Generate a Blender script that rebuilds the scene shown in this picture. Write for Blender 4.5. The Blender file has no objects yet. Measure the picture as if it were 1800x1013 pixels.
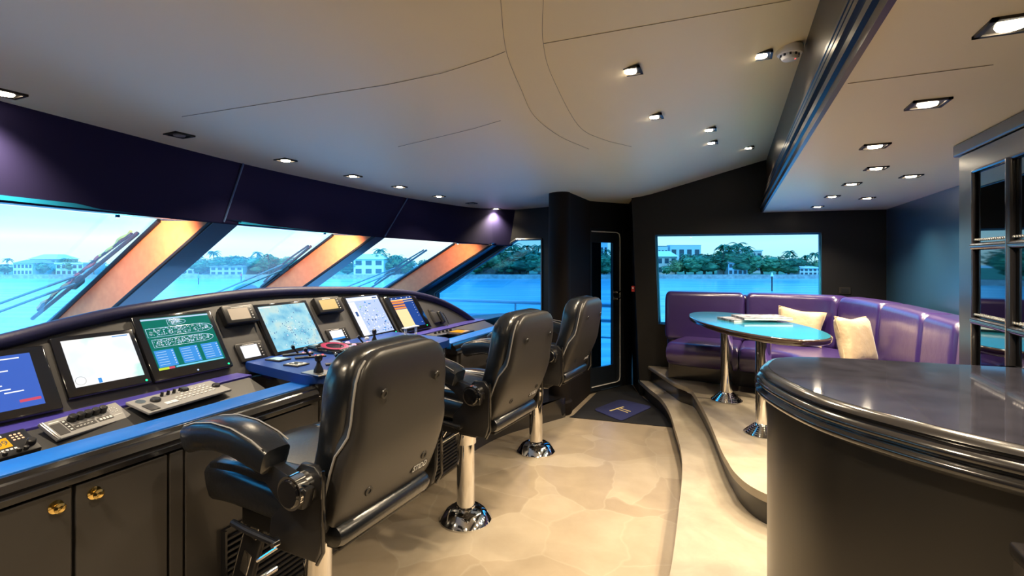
import bpy, bmesh, math, random
from mathutils import Vector, Matrix, noise
random.seed(7)
PI = math.pi
SC = bpy.context.scene
COL = SC.collection

# ------------------------------------------------------------------ camera, world, exposure
# World axes: +X aft, +Y athwartships towards the far side, +Z up. The camera stands over the origin.
F, HY, H = 875.0, 458.0, 1.6
ANG = math.atan(388 / F); CA, SA = math.cos(ANG), math.sin(ANG)
cam_d = bpy.data.cameras.new('camera'); cam = bpy.data.objects.new('camera', cam_d); COL.objects.link(cam)
cam.location = (0, 0, H); cam.rotation_euler = (PI / 2, 0, ANG)
cam_d.sensor_width = 36; cam_d.lens = F / 1800 * 36
cam_d.shift_y = (HY - 506.5) / 1800
cam_d.clip_start = 0.05; cam_d.clip_end = 3000
SC.camera = cam
SC.view_settings.view_transform = 'Standard'; SC.view_settings.look = 'None'
SC.view_settings.gamma = 1; SC.view_settings.use_curve_mapping = False
SC.view_settings.exposure = 0.93
SC.cycles.max_bounces = 8; SC.cycles.diffuse_bounces = 4; SC.cycles.glossy_bounces = 4
SC.cycles.transparent_max_bounces = 12; SC.cycles.transmission_bounces = 4
SC.cycles.use_denoising = True
SC.cycles.caustics_reflective = False; SC.cycles.caustics_refractive = False
SC.cycles.sample_clamp_indirect = 6

SKY = .84
wd = bpy.data.worlds.new('sky'); SC.world = wd; wd.use_nodes = True
nt = wd.node_tree; nt.nodes.clear()
def N(t, **k):
    n = nt.nodes.new(t)
    for a, b in k.items(): setattr(n, a, b)
    return n
tc = N('ShaderNodeTexCoord'); sp = N('ShaderNodeSeparateXYZ'); nt.links.new(tc.outputs['Generated'], sp.inputs[0])
rp = N('ShaderNodeValToRGB'); nt.links.new(sp.outputs['Z'], rp.inputs[0])
el = rp.color_ramp.elements
el[0].position = 0.0; el[0].color = (.85, 1.0, 1.0, 1)
el[1].position = 1.0; el[1].color = (.04, .65, 2.0, 1)
for p, c in ((.035, (1.0, 1.08, 1.05, 1)), (.065, (.52, .90, .98, 1)), (.12, (.36, .85, 1.05, 1)), (.20, (.16, 1.0, 1.9, 1)), (.5, (.06, .9, 2.3, 1))):
    e = el.new(p); e.color = c
mp = N('ShaderNodeMapping'); mp.inputs['Scale'].default_value = (2.5, 2.5, 22)
nz = N('ShaderNodeTexNoise'); nz.inputs['Scale'].default_value = 1.6; nz.inputs['Detail'].default_value = 5
nt.links.new(tc.outputs['Generated'], mp.inputs[0]); nt.links.new(mp.outputs[0], nz.inputs[0])
cr = N('ShaderNodeValToRGB'); cr.color_ramp.elements[0].position = .48; cr.color_ramp.elements[1].position = .62
nt.links.new(nz.outputs[0], cr.inputs[0])
mx = N('ShaderNodeMixRGB'); mx.inputs[2].default_value = (.86, .96, .95, 1)
ml = N('ShaderNodeMath', operation='MULTIPLY'); 
lo = N('ShaderNodeMapRange'); lo.inputs[1].default_value = .0; lo.inputs[2].default_value = .14; lo.inputs[3].default_value = .8; lo.inputs[4].default_value = .0
nt.links.new(sp.outputs['Z'], lo.inputs[0]); nt.links.new(cr.outputs[0], ml.inputs[0]); nt.links.new(lo.outputs[0], ml.inputs[1])
nt.links.new(ml.outputs[0], mx.inputs[0]); nt.links.new(rp.outputs[0], mx.inputs[1])
bg = N('ShaderNodeBackground'); bg.inputs[1].default_value = SKY
ou = N('ShaderNodeOutputWorld'); nt.links.new(mx.outputs[0], bg.inputs[0]); nt.links.new(bg.outputs[0], ou.inputs[0])

# soft daylight from the overcast sky outside
sun_d = bpy.data.lights.new('sun', 'SUN'); sun_d.energy = 1.4; sun_d.angle = .5; sun_d.color = (.75, .92, 1)
sun = bpy.data.objects.new('sun', sun_d); COL.objects.link(sun); sun.rotation_euler = (math.radians(35), math.radians(20), 0); sun.location = (0, 0, 30)

DL_W = 46.0          # power of a cabin downlight
WARM = (1.0, .81, .56)

# ------------------------------------------------------------------ helpers
def at(px, py, d):
    xc = (px - 900) / F * d
    return Vector((CA * xc - SA * d, SA * xc + CA * d, H - (py - HY) / F * d))
def CF(xc, yc, z=0): return Vector((CA * xc - SA * yc, SA * xc + CA * yc, z))
def atz(px, py, z): return at(px, py, F * (H - z) / (py - HY))
def atX(px, py, X):
    return at(px, py, X / (CA * (px - 900) / F - SA))
def atY(px, py, Y): return at(px, py, Y / (SA * (px - 900) / F + CA))

def mat(name, col, rough=.5, metal=0., coat=0., emit=0., ecol=None, nscale=0., namt=0., bump=0., bscale=60., spec=.5, sheen=0., crough=.08):
    m = bpy.data.materials.new(name); m.use_nodes = True
    t = m.node_tree; b = t.nodes['Principled BSDF']
    b.inputs['Base Color'].default_value = (*col, 1); b.inputs['Roughness'].default_value = rough
    b.inputs['Metallic'].default_value = metal; b.inputs['Coat Weight'].default_value = coat; b.inputs['Coat Roughness'].default_value = crough
    b.inputs['Specular IOR Level'].default_value = spec
    if sheen: b.inputs['Sheen Weight'].default_value = sheen
    if emit:
        b.inputs['Emission Color'].default_value = (*(ecol or col), 1); b.inputs['Emission Strength'].default_value = emit
    if nscale or bump:
        c = t.nodes.new('ShaderNodeTexCoord')
    if nscale:
        n = t.nodes.new('ShaderNodeTexNoise'); n.inputs['Scale'].default_value = nscale; n.inputs['Detail'].default_value = 6
        t.links.new(c.outputs['Object'], n.inputs[0])
        r = t.nodes.new('ShaderNodeValToRGB')
        r.color_ramp.elements[0].position = .3; r.color_ramp.elements[1].position = .7
        r.color_ramp.elements[0].color = (*[max(0, x * (1 - namt)) for x in col], 1)
        r.color_ramp.elements[1].color = (*[min(1, x * (1 + namt)) for x in col], 1)
        t.links.new(n.outputs[0], r.inputs[0]); t.links.new(r.outputs[0], b.inputs['Base Color'])
    if bump:
        n = t.nodes.new('ShaderNodeTexNoise'); n.inputs['Scale'].default_value = bscale; n.inputs['Detail'].default_value = 4
        t.links.new(c.outputs['Object'], n.inputs[0])
        u = t.nodes.new('ShaderNodeBump'); u.inputs['Strength'].default_value = bump; u.inputs['Distance'].default_value = .01
        t.links.new(n.outputs[0], u.inputs['Height']); t.links.new(u.outputs[0], b.inputs['Normal'])
    return m

def glass(name, tint, refl=1.0, spread=.02, haze_veil=0.):
    m = bpy.data.materials.new(name); m.use_nodes = True
    t = m.node_tree; t.nodes.clear()
    a = t.nodes.new('ShaderNodeBsdfTransparent'); a.inputs[0].default_value = (*tint, 1)
    g = t.nodes.new('ShaderNodeBsdfGlossy'); g.inputs['Roughness'].default_value = .01; g.inputs[0].default_value = (refl, refl, refl, 1)
    lw = t.nodes.new('ShaderNodeLayerWeight'); pw = t.nodes.new('ShaderNodeMath'); pw.operation = 'POWER'; pw.inputs[1].default_value = 4
    t.links.new(lw.outputs['Facing'], pw.inputs[0]); f = t.nodes.new('ShaderNodeMath'); f.operation = 'MULTIPLY_ADD'; f.inputs[1].default_value = .35; f.inputs[2].default_value = spread
    t.links.new(pw.outputs[0], f.inputs[0])
    x = t.nodes.new('ShaderNodeMixShader'); o = t.nodes.new('ShaderNodeOutputMaterial')
    src = a
    if haze_veil:
        tl = t.nodes.new('ShaderNodeBsdfTranslucent'); tl.inputs[0].default_value = (.75, .95, 1, 1); dm = t.nodes.new('ShaderNodeMixShader'); dm.inputs[0].default_value = haze_veil  # pale translucent mix puts the outdoor haze into the pane itself
        t.links.new(a.outputs[0], dm.inputs[1]); t.links.new(tl.outputs[0], dm.inputs[2]); src = dm
    t.links.new(f.outputs[0], x.inputs[0]); t.links.new(src.outputs[0], x.inputs[1]); t.links.new(g.outputs[0], x.inputs[2]); t.links.new(x.outputs[0], o.inputs[0])
    return m

def I(): return Matrix.Identity(4)
def TR(x, y, z): return Matrix.Translation((x, y, z))
def RX(a): return Matrix.Rotation(a, 4, 'X')
def RY(a): return Matrix.Rotation(a, 4, 'Y')
def RZ(a): return Matrix.Rotation(a, 4, 'Z')
def frame(o, ex, ey, ez):
    ex, ey, ez = Vector(ex).normalized(), Vector(ey).normalized(), Vector(ez).normalized()
    m = Matrix((ex, ey, ez)).transposed().to_4x4(); m.translation = Vector(o); return m

class B:
    """collects shapes for ONE mesh object"""
    def __init__(s): s.bm = bmesh.new(); s.mi = 0
    def quad(s, pts, M=None):
        vs = [s.bm.verts.new((M @ Vector(p)) if M else Vector(p)) for p in pts]
        f = s.bm.faces.new(vs); f.material_index = s.mi; return s
    def box(s, x0, x1, y0, y1, z0, z1, M=None, bev=0., seg=2):
        t = bmesh.new(); bmesh.ops.create_cube(t, size=1)
        for v in t.verts: v.co = Vector(((x0 + x1) / 2 + v.co.x * (x1 - x0), (y0 + y1) / 2 + v.co.y * (y1 - y0), (z0 + z1) / 2 + v.co.z * (z1 - z0)))
        if bev: bmesh.ops.bevel(t, geom=list(t.edges), offset=bev, segments=seg, profile=.5, affect='EDGES', clamp_overlap=True)
        return s.add(t, M)
    def add(s, t, M=None):
        if M: bmesh.ops.transform(t, matrix=M, verts=t.verts)
        mp = {}
        for v in t.verts: mp[v] = s.bm.verts.new(v.co)
        for f in t.faces:
            try: nf = s.bm.faces.new([mp[v] for v in f.verts]); nf.material_index = s.mi
            except ValueError: pass
        t.free(); return s
    def prism(s, poly, z0, z1, M=None, bev=0., seg=2):
        t = bmesh.new()
        a = [t.verts.new((x, y, z0)) for x, y in poly]; b = [t.verts.new((x, y, z1)) for x, y in poly]
        n = len(poly)
        t.faces.new(a[::-1]); t.faces.new(b)
        for i in range(n): t.faces.new((a[i], a[(i + 1) % n], b[(i + 1) % n], b[i]))
        if bev:
            es = [e for e in t.edges if (e.verts[0].co.z == e.verts[1].co.z)]
            bmesh.ops.bevel(t, geom=es, offset=bev, segments=seg, profile=.5, affect='EDGES', clamp_overlap=True)
        bmesh.ops.triangulate(t, faces=[f for f in t.faces if len(f.verts) > 4])
        return s.add(t, M)
    def loft(s, rings, M=None, caps=True, closed=True):
        R = [[s.bm.verts.new((M @ Vector(p)) if M else Vector(p)) for p in r] for r in rings]
        n = len(R[0])
        for a, b in zip(R, R[1:]):
            for i in range(n if closed else n - 1):
                f = s.bm.faces.new((a[i], a[(i + 1) % n], b[(i + 1) % n], b[i])); f.material_index = s.mi
        if caps and closed:
            for r, rev in ((R[0], True), (R[-1], False)):
                f = s.bm.faces.new(r[::-1] if rev else r); f.material_index = s.mi
        return s
    def lathe(s, prof, M=None, n=32):
        rings = [[(r * math.cos(2 * PI * i / n), r * math.sin(2 * PI * i / n), z) for i in range(n)] for r, z in prof]
        return s.loft(rings, M)
    def cyl(s, p0, p1, r0, r1=None, n=20, M=None):
        p0, p1 = Vector(p0), Vector(p1); r1 = r0 if r1 is None else r1
        d = (p1 - p0).normalized(); u = d.orthogonal().normalized(); v = d.cross(u)
        return s.loft([[p + (u * math.cos(2 * PI * i / n) + v * math.sin(2 * PI * i / n)) * r for i in range(n)] for p, r in ((p0, r0), (p1, r1))], M)
    def tube(s, pts, r, n=8, M=None, closed=False, ry=None):
        pts = [Vector(p) for p in pts]; rings = []; u = None; m = len(pts)
        for i, p in enumerate(pts):
            if closed: d = (pts[(i + 1) % m] - pts[i - 1]).normalized()
            else: d = (pts[min(i + 1, m - 1)] - pts[max(i - 1, 0)]).normalized()
            if u is None: u = d.orthogonal().normalized() if abs(d.z) > .9 else Vector((0, 0, 1)).cross(d).normalized()
            u = (u - d * u.dot(d)).normalized(); v = d.cross(u)
            rr = r[i] if isinstance(r, (list, tuple)) else r
            rings.append([p + u * math.cos(2 * PI * k / n) * rr + v * math.sin(2 * PI * k / n) * (ry or rr) for k in range(n)])
        if closed: rings.append(rings[0]); return s.loft(rings, M, caps=False)
        return s.loft(rings, M)
    def sheet(s, pts, thick, up=(0, 0, 1)):
        """flat polygon given by 3D points, thickened along up"""
        u = Vector(up) * thick; a = [s.bm.verts.new(Vector(p)) for p in pts]; b = [s.bm.verts.new(Vector(p) + u) for p in pts]; n = len(pts)
        fs = [s.bm.faces.new(a[::-1]), s.bm.faces.new(b)] + [s.bm.faces.new((a[i], a[(i + 1) % n], b[(i + 1) % n], b[i])) for i in range(n)]
        for f in fs: f.material_index = s.mi
        return s
    def ball(s, M, sub=3, pw=1.0, amp=0., fr=1.):
        t = bmesh.new(); bmesh.ops.create_icosphere(t, subdivisions=sub, radius=1)
        for v in t.verts:
            if pw != 1.0: v.co = Vector([math.copysign(abs(c) ** pw, c) for c in v.co])
            if amp: v.co *= 1 + amp * noise.noise(v.co * fr + Vector((random.random() * .0, 0, 0)))
        return s.add(t, M)
    def text(s, txt, size, M, ext=.001, shear=0., align='CENTER'):
        c = bpy.data.curves.new('t', 'FONT'); c.body = txt; c.size = size; c.extrude = ext; c.shear = shear
        c.align_x = align; c.align_y = 'CENTER'
        o = bpy.data.objects.new('t', c); COL.objects.link(o)
        me = bpy.data.meshes.new_from_object(o); t = bmesh.new(); t.from_mesh(me)
        bpy.data.objects.remove(o); bpy.data.curves.remove(c); bpy.data.meshes.remove(me)
        return s.add(t, M)

ROOT = {}
def obj(name, b, m, parent=None, local=False, smooth=True, ang=35, label=None, fix=True):
    """link the collected shapes as ONE mesh object; authored in world coordinates unless local"""
    me = bpy.data.meshes.new(name)
    if fix: bmesh.ops.recalc_face_normals(b.bm, faces=b.bm.faces)
    if parent is not None and not local:
        bmesh.ops.transform(b.bm, matrix=ROOT[parent.name].inverted(), verts=b.bm.verts)
    if smooth:
        for f in b.bm.faces: f.smooth = True
        lim = math.radians(ang)
        for e in b.bm.edges:
            if len(e.link_faces) == 2 and e.calc_face_angle(0) > lim: e.smooth = False
    b.bm.to_mesh(me); b.bm.free()
    for x in (m if isinstance(m, (list, tuple)) else [m]): me.materials.append(x)
    o = bpy.data.objects.new(name, me); COL.objects.link(o)
    if parent is not None:
        o.parent = parent; ROOT[o.name] = ROOT[parent.name]
    else: ROOT[o.name] = I()
    if label: o['label'] = label
    return o
def tag(o, label, cat, group=None, kind=None):
    o['label'] = label; o['category'] = cat
    if group: o['group'] = group
    if kind: o['kind'] = kind
    return o
def thing(name, label, cat, loc, rz=0., group=None):
    o = bpy.data.objects.new(name, None); COL.objects.link(o); o.empty_display_size = .1
    o.location = loc; o.rotation_euler = (0, 0, rz); ROOT[o.name] = TR(*loc) @ RZ(rz)
    return tag(o, label, cat, group)
def struct(name, b, m, parent=None, smooth=False, **k):
    o = obj(name, b, m, parent, smooth=smooth, **k)
    if parent is None: o['kind'] = 'structure'
    return o
def recenter(o):
    """origin of a one-mesh thing at the middle of its base"""
    me = o.data; xs = [v.co.x for v in me.vertices]; ys = [v.co.y for v in me.vertices]; zs = [v.co.z for v in me.vertices]
    c = Vector(((min(xs) + max(xs)) / 2, (min(ys) + max(ys)) / 2, min(zs)))
    me.transform(Matrix.Translation(-c)); o.location = c; ROOT[o.name] = TR(*c); return o
def catmull(pts, n=8, closed=False):
    out = []; P = [Vector(p) for p in pts]; m = len(P)
    for i in range(m if closed else m - 1):
        a = P[(i - 1) % m] if closed or i > 0 else P[0] * 2 - P[1]
        b, c = P[i], P[(i + 1) % m]
        d = P[(i + 2) % m] if closed or i < m - 2 else P[-1] * 2 - P[-2]
        for k in range(n):
            t = k / n
            out.append(.5 * ((2 * b) + (c - a) * t + (2 * a - 5 * b + 4 * c - d) * t * t + (3 * b - a - 3 * c + d) * t ** 3))
    if not closed: out.append(P[-1])
    return out
def C2(pts, n=8, closed=False): return [(v.x, v.y) for v in catmull([(p[0], p[1], 0) for p in pts], n, closed)]
def interp(tab, x):
    if x <= tab[0][0]: return tab[0][1]
    for (a, u), (b, v) in zip(tab, tab[1:]):
        if x <= b: return u + (v - u) * (x - a) / (b - a)
    return tab[-1][1]

# ------------------------------------------------------------------ materials
M_ceil = mat('cream_panel', (.90, .82, .62), .45, spec=.3)
M_seam = mat('seam_line', (.36, .32, .26), .8)
M_wall = mat('black_lacquer_wall', (.009, .009, .010), .42, spec=.35)
M_wallg = mat('black_gloss_wall', (.010, .014, .020), .34, coat=1., crough=.3)
M_brown = mat('dark_brown_lacquer', (.022, .017, .014), .33, spec=.45)
M_mould2 = mat('dark_brown_moulding', (.012, .010, .009), .28, spec=.45)
M_band = mat('navy_suede', (.016, .013, .055), .8, spec=.2)
M_bandseam = mat('band_seam', (.08, .14, .30), .5)
M_orange = mat('tan_suede', (1.0, .27, .11), .8, nscale=18, namt=.10)
M_post = mat('matt_brown_black', (.012, .009, .008), .7, spec=.15)
M_aft = mat('black_lacquer_painted_reflection', (.005, .045, .095), .3, coat=1., crough=.30)  # blue of the window reflection is put into the black lacquer's base colour
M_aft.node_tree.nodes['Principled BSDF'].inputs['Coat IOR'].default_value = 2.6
M_bluecol = mat('blue_black_paint', (.012, .045, .13), .35, coat=.4)
M_head = mat('teal_reveal', (.015, .28, .48), .4)
M_seal = mat('rubber_seal', (.01, .01, .015), .6)
M_panel = mat('charcoal_panel', (.058, .057, .060), .5, bump=.05, bscale=300)
M_lip = mat('navy_padded_leather', (.012, .012, .055), .5, bump=.1, bscale=90)
M_ledge = mat('indigo_lacquer', (.06, .05, .34), .4, coat=.15)
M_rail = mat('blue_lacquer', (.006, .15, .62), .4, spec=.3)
M_ctop = mat('navy_laminate', (.008, .050, .28), .38, spec=.35)
M_mould = mat('black_moulding', (.012, .011, .012), .2, coat=1., crough=.1)
M_cab = mat('charcoal_cabinet', (.046, .043, .042), .42, coat=.2, crough=.3)
M_blk = mat('black_plastic', (.012, .012, .014), .35)
M_blkg = mat('gloss_black', (.008, .008, .010), .08, coat=1.)
M_tray = mat('tray_black', (.02, .02, .022), .5)
M_chrome = mat('chrome', (.86, .85, .84), .06, metal=1.)
M_steel = mat('brushed_steel', (.62, .61, .60), .28, metal=1.)
M_brass = mat('brass', (.85, .62, .22), .15, metal=1.)
M_leather = mat('black_leather', (.008, .010, .014), .30, bump=.10, bscale=70, coat=.42, crough=.22)
M_leather.node_tree.nodes['Principled BSDF'].inputs['Coat IOR'].default_value = 1.9
M_shell = mat('grey_vinyl_shell', (.030, .028, .028), .36, bump=.02, bscale=160, spec=.55)
M_bpanel = mat('grey_back_panel', (.085, .078, .073), .40, bump=.04, bscale=200)
M_pipe = mat('grey_piping', (.34, .33, .32), .5)
M_purple = mat('purple_leather', (.028, .013, .09), .33, bump=.3, bscale=11, coat=.35, crough=.22)
M_purple.node_tree.nodes['Principled BSDF'].inputs['Coat IOR'].default_value = 1.9
M_pillow = mat('gold_satin', (.38, .29, .18), .45, bump=.5, bscale=22, sheen=.3)
M_tabletop = mat('teal_table_lacquer', (.008, .15, .23), .24, coat=.8, crough=.08)
M_tabledge = mat('dark_wood_edge', (.035, .02, .015), .15, coat=1.)
M_counter = mat('dark_granite', (.028, .028, .040), .10, coat=1., crough=.04, nscale=14, namt=.25)
M_body = mat('counter_body_black', (.011, .010, .009), .30, coat=.3, crough=.25)
M_mirror = mat('dark_mirror_glass', (.18, .20, .22), .03, metal=1.)
M_riser = mat('riser_black', (.015, .014, .014), .3, coat=.4)
M_carpet = mat('black_carpet', (.006, .006, .007), .95, bump=.3, bscale=400)
M_mat = mat('navy_mat', (.022, .028, .12), .95, bump=.4, bscale=500)
M_gold = mat('gold_thread', (.75, .60, .22), .6)
M_white = mat('white_plastic', (.82, .82, .80), .4)
M_wdot = mat('white_print', (.8, .8, .8), .6)
M_green = mat('green_led', (.0, .8, .2), .5, emit=1.5)
M_red = mat('red_print', (.8, .05, .05), .5)
M_redled = mat('red_led', (1., .1, .1), .5, emit=1.)
M_pinkled = mat('pink_button', (1., .45, .6), .5, emit=.35)
M_grey = mat('grey_unit', (.27, .27, .275), .5)
M_greyd = mat('dark_grey_unit', (.045, .043, .045), .45)
M_lens = mat('lamp_lens', (1, .86, .62), .5, emit=26, ecol=(1, .82, .58))
M_lensoff = mat('lamp_lens_off', (.35, .34, .33), .3)
M_bez = mat('dark_bezel', (.05, .045, .04), .35, metal=.6)
M_teal = mat('teal_painted_metal', (.01, .16, .22), .35)
M_outw = mat('white_deck_paint', (.75, .80, .82), .35)

def screenmat(name, c, e): return mat(name, tuple(x * .05 for x in c), .12, emit=e * .62, ecol=c, coat=.3, crough=.03)
def chartmat(name, stops, scale, e, detail=8, vor=False):
    m = bpy.data.materials.new(name); m.use_nodes = True; t = m.node_tree; b = t.nodes['Principled BSDF']
    c = t.nodes.new('ShaderNodeTexCoord'); n = t.nodes.new('ShaderNodeTexVoronoi' if vor else 'ShaderNodeTexNoise')
    n.inputs['Scale'].default_value = scale
    if not vor: n.inputs['Detail'].default_value = detail
    t.links.new(c.outputs['Object'], n.inputs['Vector']); r = t.nodes.new('ShaderNodeValToRGB')
    el = r.color_ramp.elements; el[0].position = stops[0][0]; el[0].color = (*stops[0][1], 1); el[1].position = stops[-1][0]; el[1].color = (*stops[-1][1], 1)
    for p, k in stops[1:-1]: q = el.new(p); q.color = (*k, 1)
    t.links.new(n.outputs[0], r.inputs[0]); t.links.new(r.outputs[0], b.inputs['Emission Color'])
    b.inputs['Emission Strength'].default_value = e * .62; b.inputs['Base Color'].default_value = (.02, .02, .02, 1); b.inputs['Roughness'].default_value = .12
    return m

def stone(name, base, dark, light, scale, slabs=True):
    m = bpy.data.materials.new(name); m.use_nodes = True; t = m.node_tree; b = t.nodes['Principled BSDF']
    c = t.nodes.new('ShaderNodeTexCoord')
    n0 = t.nodes.new('ShaderNodeTexNoise'); n0.inputs['Scale'].default_value = 1.7; n0.inputs['Detail'].default_value = 3
    t.links.new(c.outputs['Object'], n0.inputs[0])
    wp = t.nodes.new('ShaderNodeMixRGB'); wp.blend_type = 'ADD'; wp.inputs[0].default_value = .35
    t.links.new(c.outputs['Object'], wp.inputs[1]); t.links.new(n0.outputs['Color'], wp.inputs[2])
    v = t.nodes.new('ShaderNodeTexVoronoi'); v.inputs['Scale'].default_value = scale; v.feature = 'F1'
    t.links.new(wp.outputs[0], v.inputs['Vector'])
    sep = t.nodes.new('ShaderNodeSeparateColor'); t.links.new(v.outputs['Color'], sep.inputs[0])
    r = t.nodes.new('ShaderNodeValToRGB'); el = r.color_ramp.elements
    el[0].position = 0; el[0].color = (*dark, 1); el[1].position = 1; el[1].color = (*light, 1); q = el.new(.5); q.color = (*base, 1)
    n = t.nodes.new('ShaderNodeTexNoise'); n.inputs['Scale'].default_value = 3.2; n.inputs['Detail'].default_value = 8; n.inputs['Roughness'].default_value = .65
    t.links.new(wp.outputs[0], n.inputs[0])
    md = t.nodes.new('ShaderNodeMixRGB'); md.inputs[0].default_value = .34 if slabs else .0
    t.links.new(n.outputs[0], md.inputs[1]); t.links.new(sep.outputs[0], md.inputs[2]); t.links.new(md.outputs[0], r.inputs[0])
    el2 = None
    ed = t.nodes.new('ShaderNodeTexVoronoi'); ed.feature = 'DISTANCE_TO_EDGE'; ed.inputs['Scale'].default_value = scale
    t.links.new(wp.outputs[0], ed.inputs['Vector'])
    er = t.nodes.new('ShaderNodeMapRange'); er.inputs[1].default_value = 0; er.inputs[2].default_value = .02; er.inputs[3].default_value = .3 if slabs else 0; er.inputs[4].default_value = 0
    t.links.new(ed.outputs[0], er.inputs[0])
    mj = t.nodes.new('ShaderNodeMixRGB'); mj.inputs[2].default_value = (*light, 1)
    t.links.new(er.outputs[0], mj.inputs[0]); t.links.new(r.outputs[0], mj.inputs[1]); t.links.new(mj.outputs[0], b.inputs['Base Color'])
    b.inputs['Roughness'].default_value = .38
    u = t.nodes.new('ShaderNodeBump'); u.inputs['Strength'].default_value = .12; u.inputs['Distance'].default_value = .01
    t.links.new(n.outputs[0], u.inputs['Height']); t.links.new(u.outputs[0], b.inputs['Normal'])
    return m
M_floor = stone('limestone_floor', (.355, .285, .20), (.22, .17, .112), (.48, .41, .31), 2.1)
M_tread = stone('limestone_tread', (.34, .29, .22), (.18, .15, .11), (.50, .45, .36), 1.1, slabs=False)
G_front = glass('windscreen_glass', (.84, .99, 1.0), spread=.01, haze_veil=.05)
G_side = glass('tinted_side_glass', (.36, .64, .78), spread=.025)

# ================================================================== SETTING
YW = 6.0
def wallY(X): return 6.0 if X < -1.5 else 6.0 + .135 * (X + .83) + .09 * max(0, min(1, (-.83 - X) / .67))
def zc(X): return interp([(-4, 2.24), (-3.1, 2.25), (-2.5, 2.27), (-1.7, 2.305), (-1.3, 2.322), (-1.05, 2.345), (-.85, 2.385), (.36, 2.72), (3, 2.72)], X)
def on_ceil(px, py):
    q = (py - HY) / F; d = .5
    while d < 14:
        p = at(px, py, d)
        if p.z >= zc(p.x): break
        d += .004
    return at(px, py, d - .004)
Y0 = -1.1     # near side of the cabin
# floor
b = B(); b.box(-2.9, 1.6, Y0, 6.7, -.12, 0)
struct('floor', b, M_floor)
b = B(); b.prism([(-1.52, 4.87), (-.47, 4.98), (-.5, 5.05), (-.78, 5.6), (-1.03, 6.05), (-1.2, 6.5), (-1.3, 6.36), (-1.5, 5.95), (-1.5, 4.95)], .0, .006)
tag(obj('entry_carpet', b, M_carpet, smooth=False), 'black carpet in the entry recess before the side door', 'carpet')
# metal strip where stone meets carpet
# ceiling: sheet following zc with thickness, edge to the header curve
HT = [(-1.2, -2.35), (-.3, -2.52), (.4, -2.66), (1.02, -2.77), (1.48, -2.86), (2.37, -3.02), (3.3, -3.09), (4.13, -3.09), (4.9, -3.04), (5.54, -2.92), (6.15, -2.5)]
HTC = C2([(y, x) for y, x in HT], 6)
def htx(Y): return interp(HTC, Y)
b = B(); ys = [Y0 + (6.6 - Y0) * i / 46 for i in range(47)]
for k in range(46):
    ya, yb = ys[k], ys[k + 1]
    def row(y):
        x0 = htx(min(y, 6.15)) - .02; xs = [x0 + (.37 - x0) * (j / 24) for j in range(25)]
        return [Vector((x, y, zc(x))) for x in xs]
    ra, rb = row(ya), row(yb)
    for j in range(24):
        b.quad([ra[j], ra[j + 1], rb[j + 1], rb[j]]); b.quad([p + Vector((0, 0, .06)) for p in (ra[j], rb[j], rb[j + 1], ra[j + 1])])
bmesh.ops.remove_doubles(b.bm, verts=b.bm.verts, dist=.0005)
ceil = struct('ceiling', b, M_ceil, smooth=True, fix=False)
# soffit ceiling over the lounge
b = B(); b.box(.30, 1.75, Y0, 6.55, 2.13, 2.165); b.box(.375, 1.75, Y0, 6.55, 2.16, 2.72)
struct('ceiling_soffit', b, M_ceil)
# seams in the panels (shallow dark joints)
def seam(px_pts, r=.0011, soff=False):
    P = [(atz(x, y, 2.129) if soff else on_ceil(x, y)) for x, y in px_pts]
    if len(P) > 2: P = catmull(P, 10)
    else: P = [P[0].lerp(P[1], k / 30) for k in range(31)]
    if not soff: P = [Vector((p.x, p.y, zc(p.x) - .0012)) for p in P]
    bb = B(); bb.tube(P, r, n=5); return bb
k = 1
for pts, so in ((((872, -60), (880, 0), (890, 90), (915, 155), (940, 205), (985, 240), (1035, 262)), 0), (((957, -60), (955, 0), (955, 77), (973, 140), (1018, 222), (1060, 245), (1110, 258)), 0),
                (((955, 77), (1390, 0)), 0), (((320, 205), (888, 91)), 0), (((700, 258), (880, 212)), 0), (((1490, 147), (1746, 114)), 1)):
    struct('trim_%d' % k, seam(pts, soff=so), M_seam); k += 1

# fascia between the two ceilings with its moulding
b = B(); b.box(.34, .36, Y0, 6.4, 2.30, 2.80)
struct('trim_7', b, M_brown)
prof = [(.34, 2.42), (.328, 2.418), (.326, 2.408), (.334, 2.404), (.322, 2.396), (.312, 2.384), (.312, 2.368), (.322, 2.360), (.322, 2.352), (.310, 2.346), (.303, 2.334), (.303, 2.318), (.312, 2.310), (.312, 2.302), (.300, 2.296), (.292, 2.284), (.292, 2.262), (.300, 2.252), (.308, 2.240), (.306, 2.222), (.296, 2.212), (.296, 2.204), (.282, 2.198), (.274, 2.184), (.276, 2.164), (.286, 2.154), (.286, 2.124), (.302, 2.124), (.302, 2.20), (.36, 2.30), (.36, 2.42)]
b = B(); b.loft([[(x, y, z) for x, z in prof] for y in (Y0, 6.35)]);
struct('trim_8', b, M_mould2)

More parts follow.
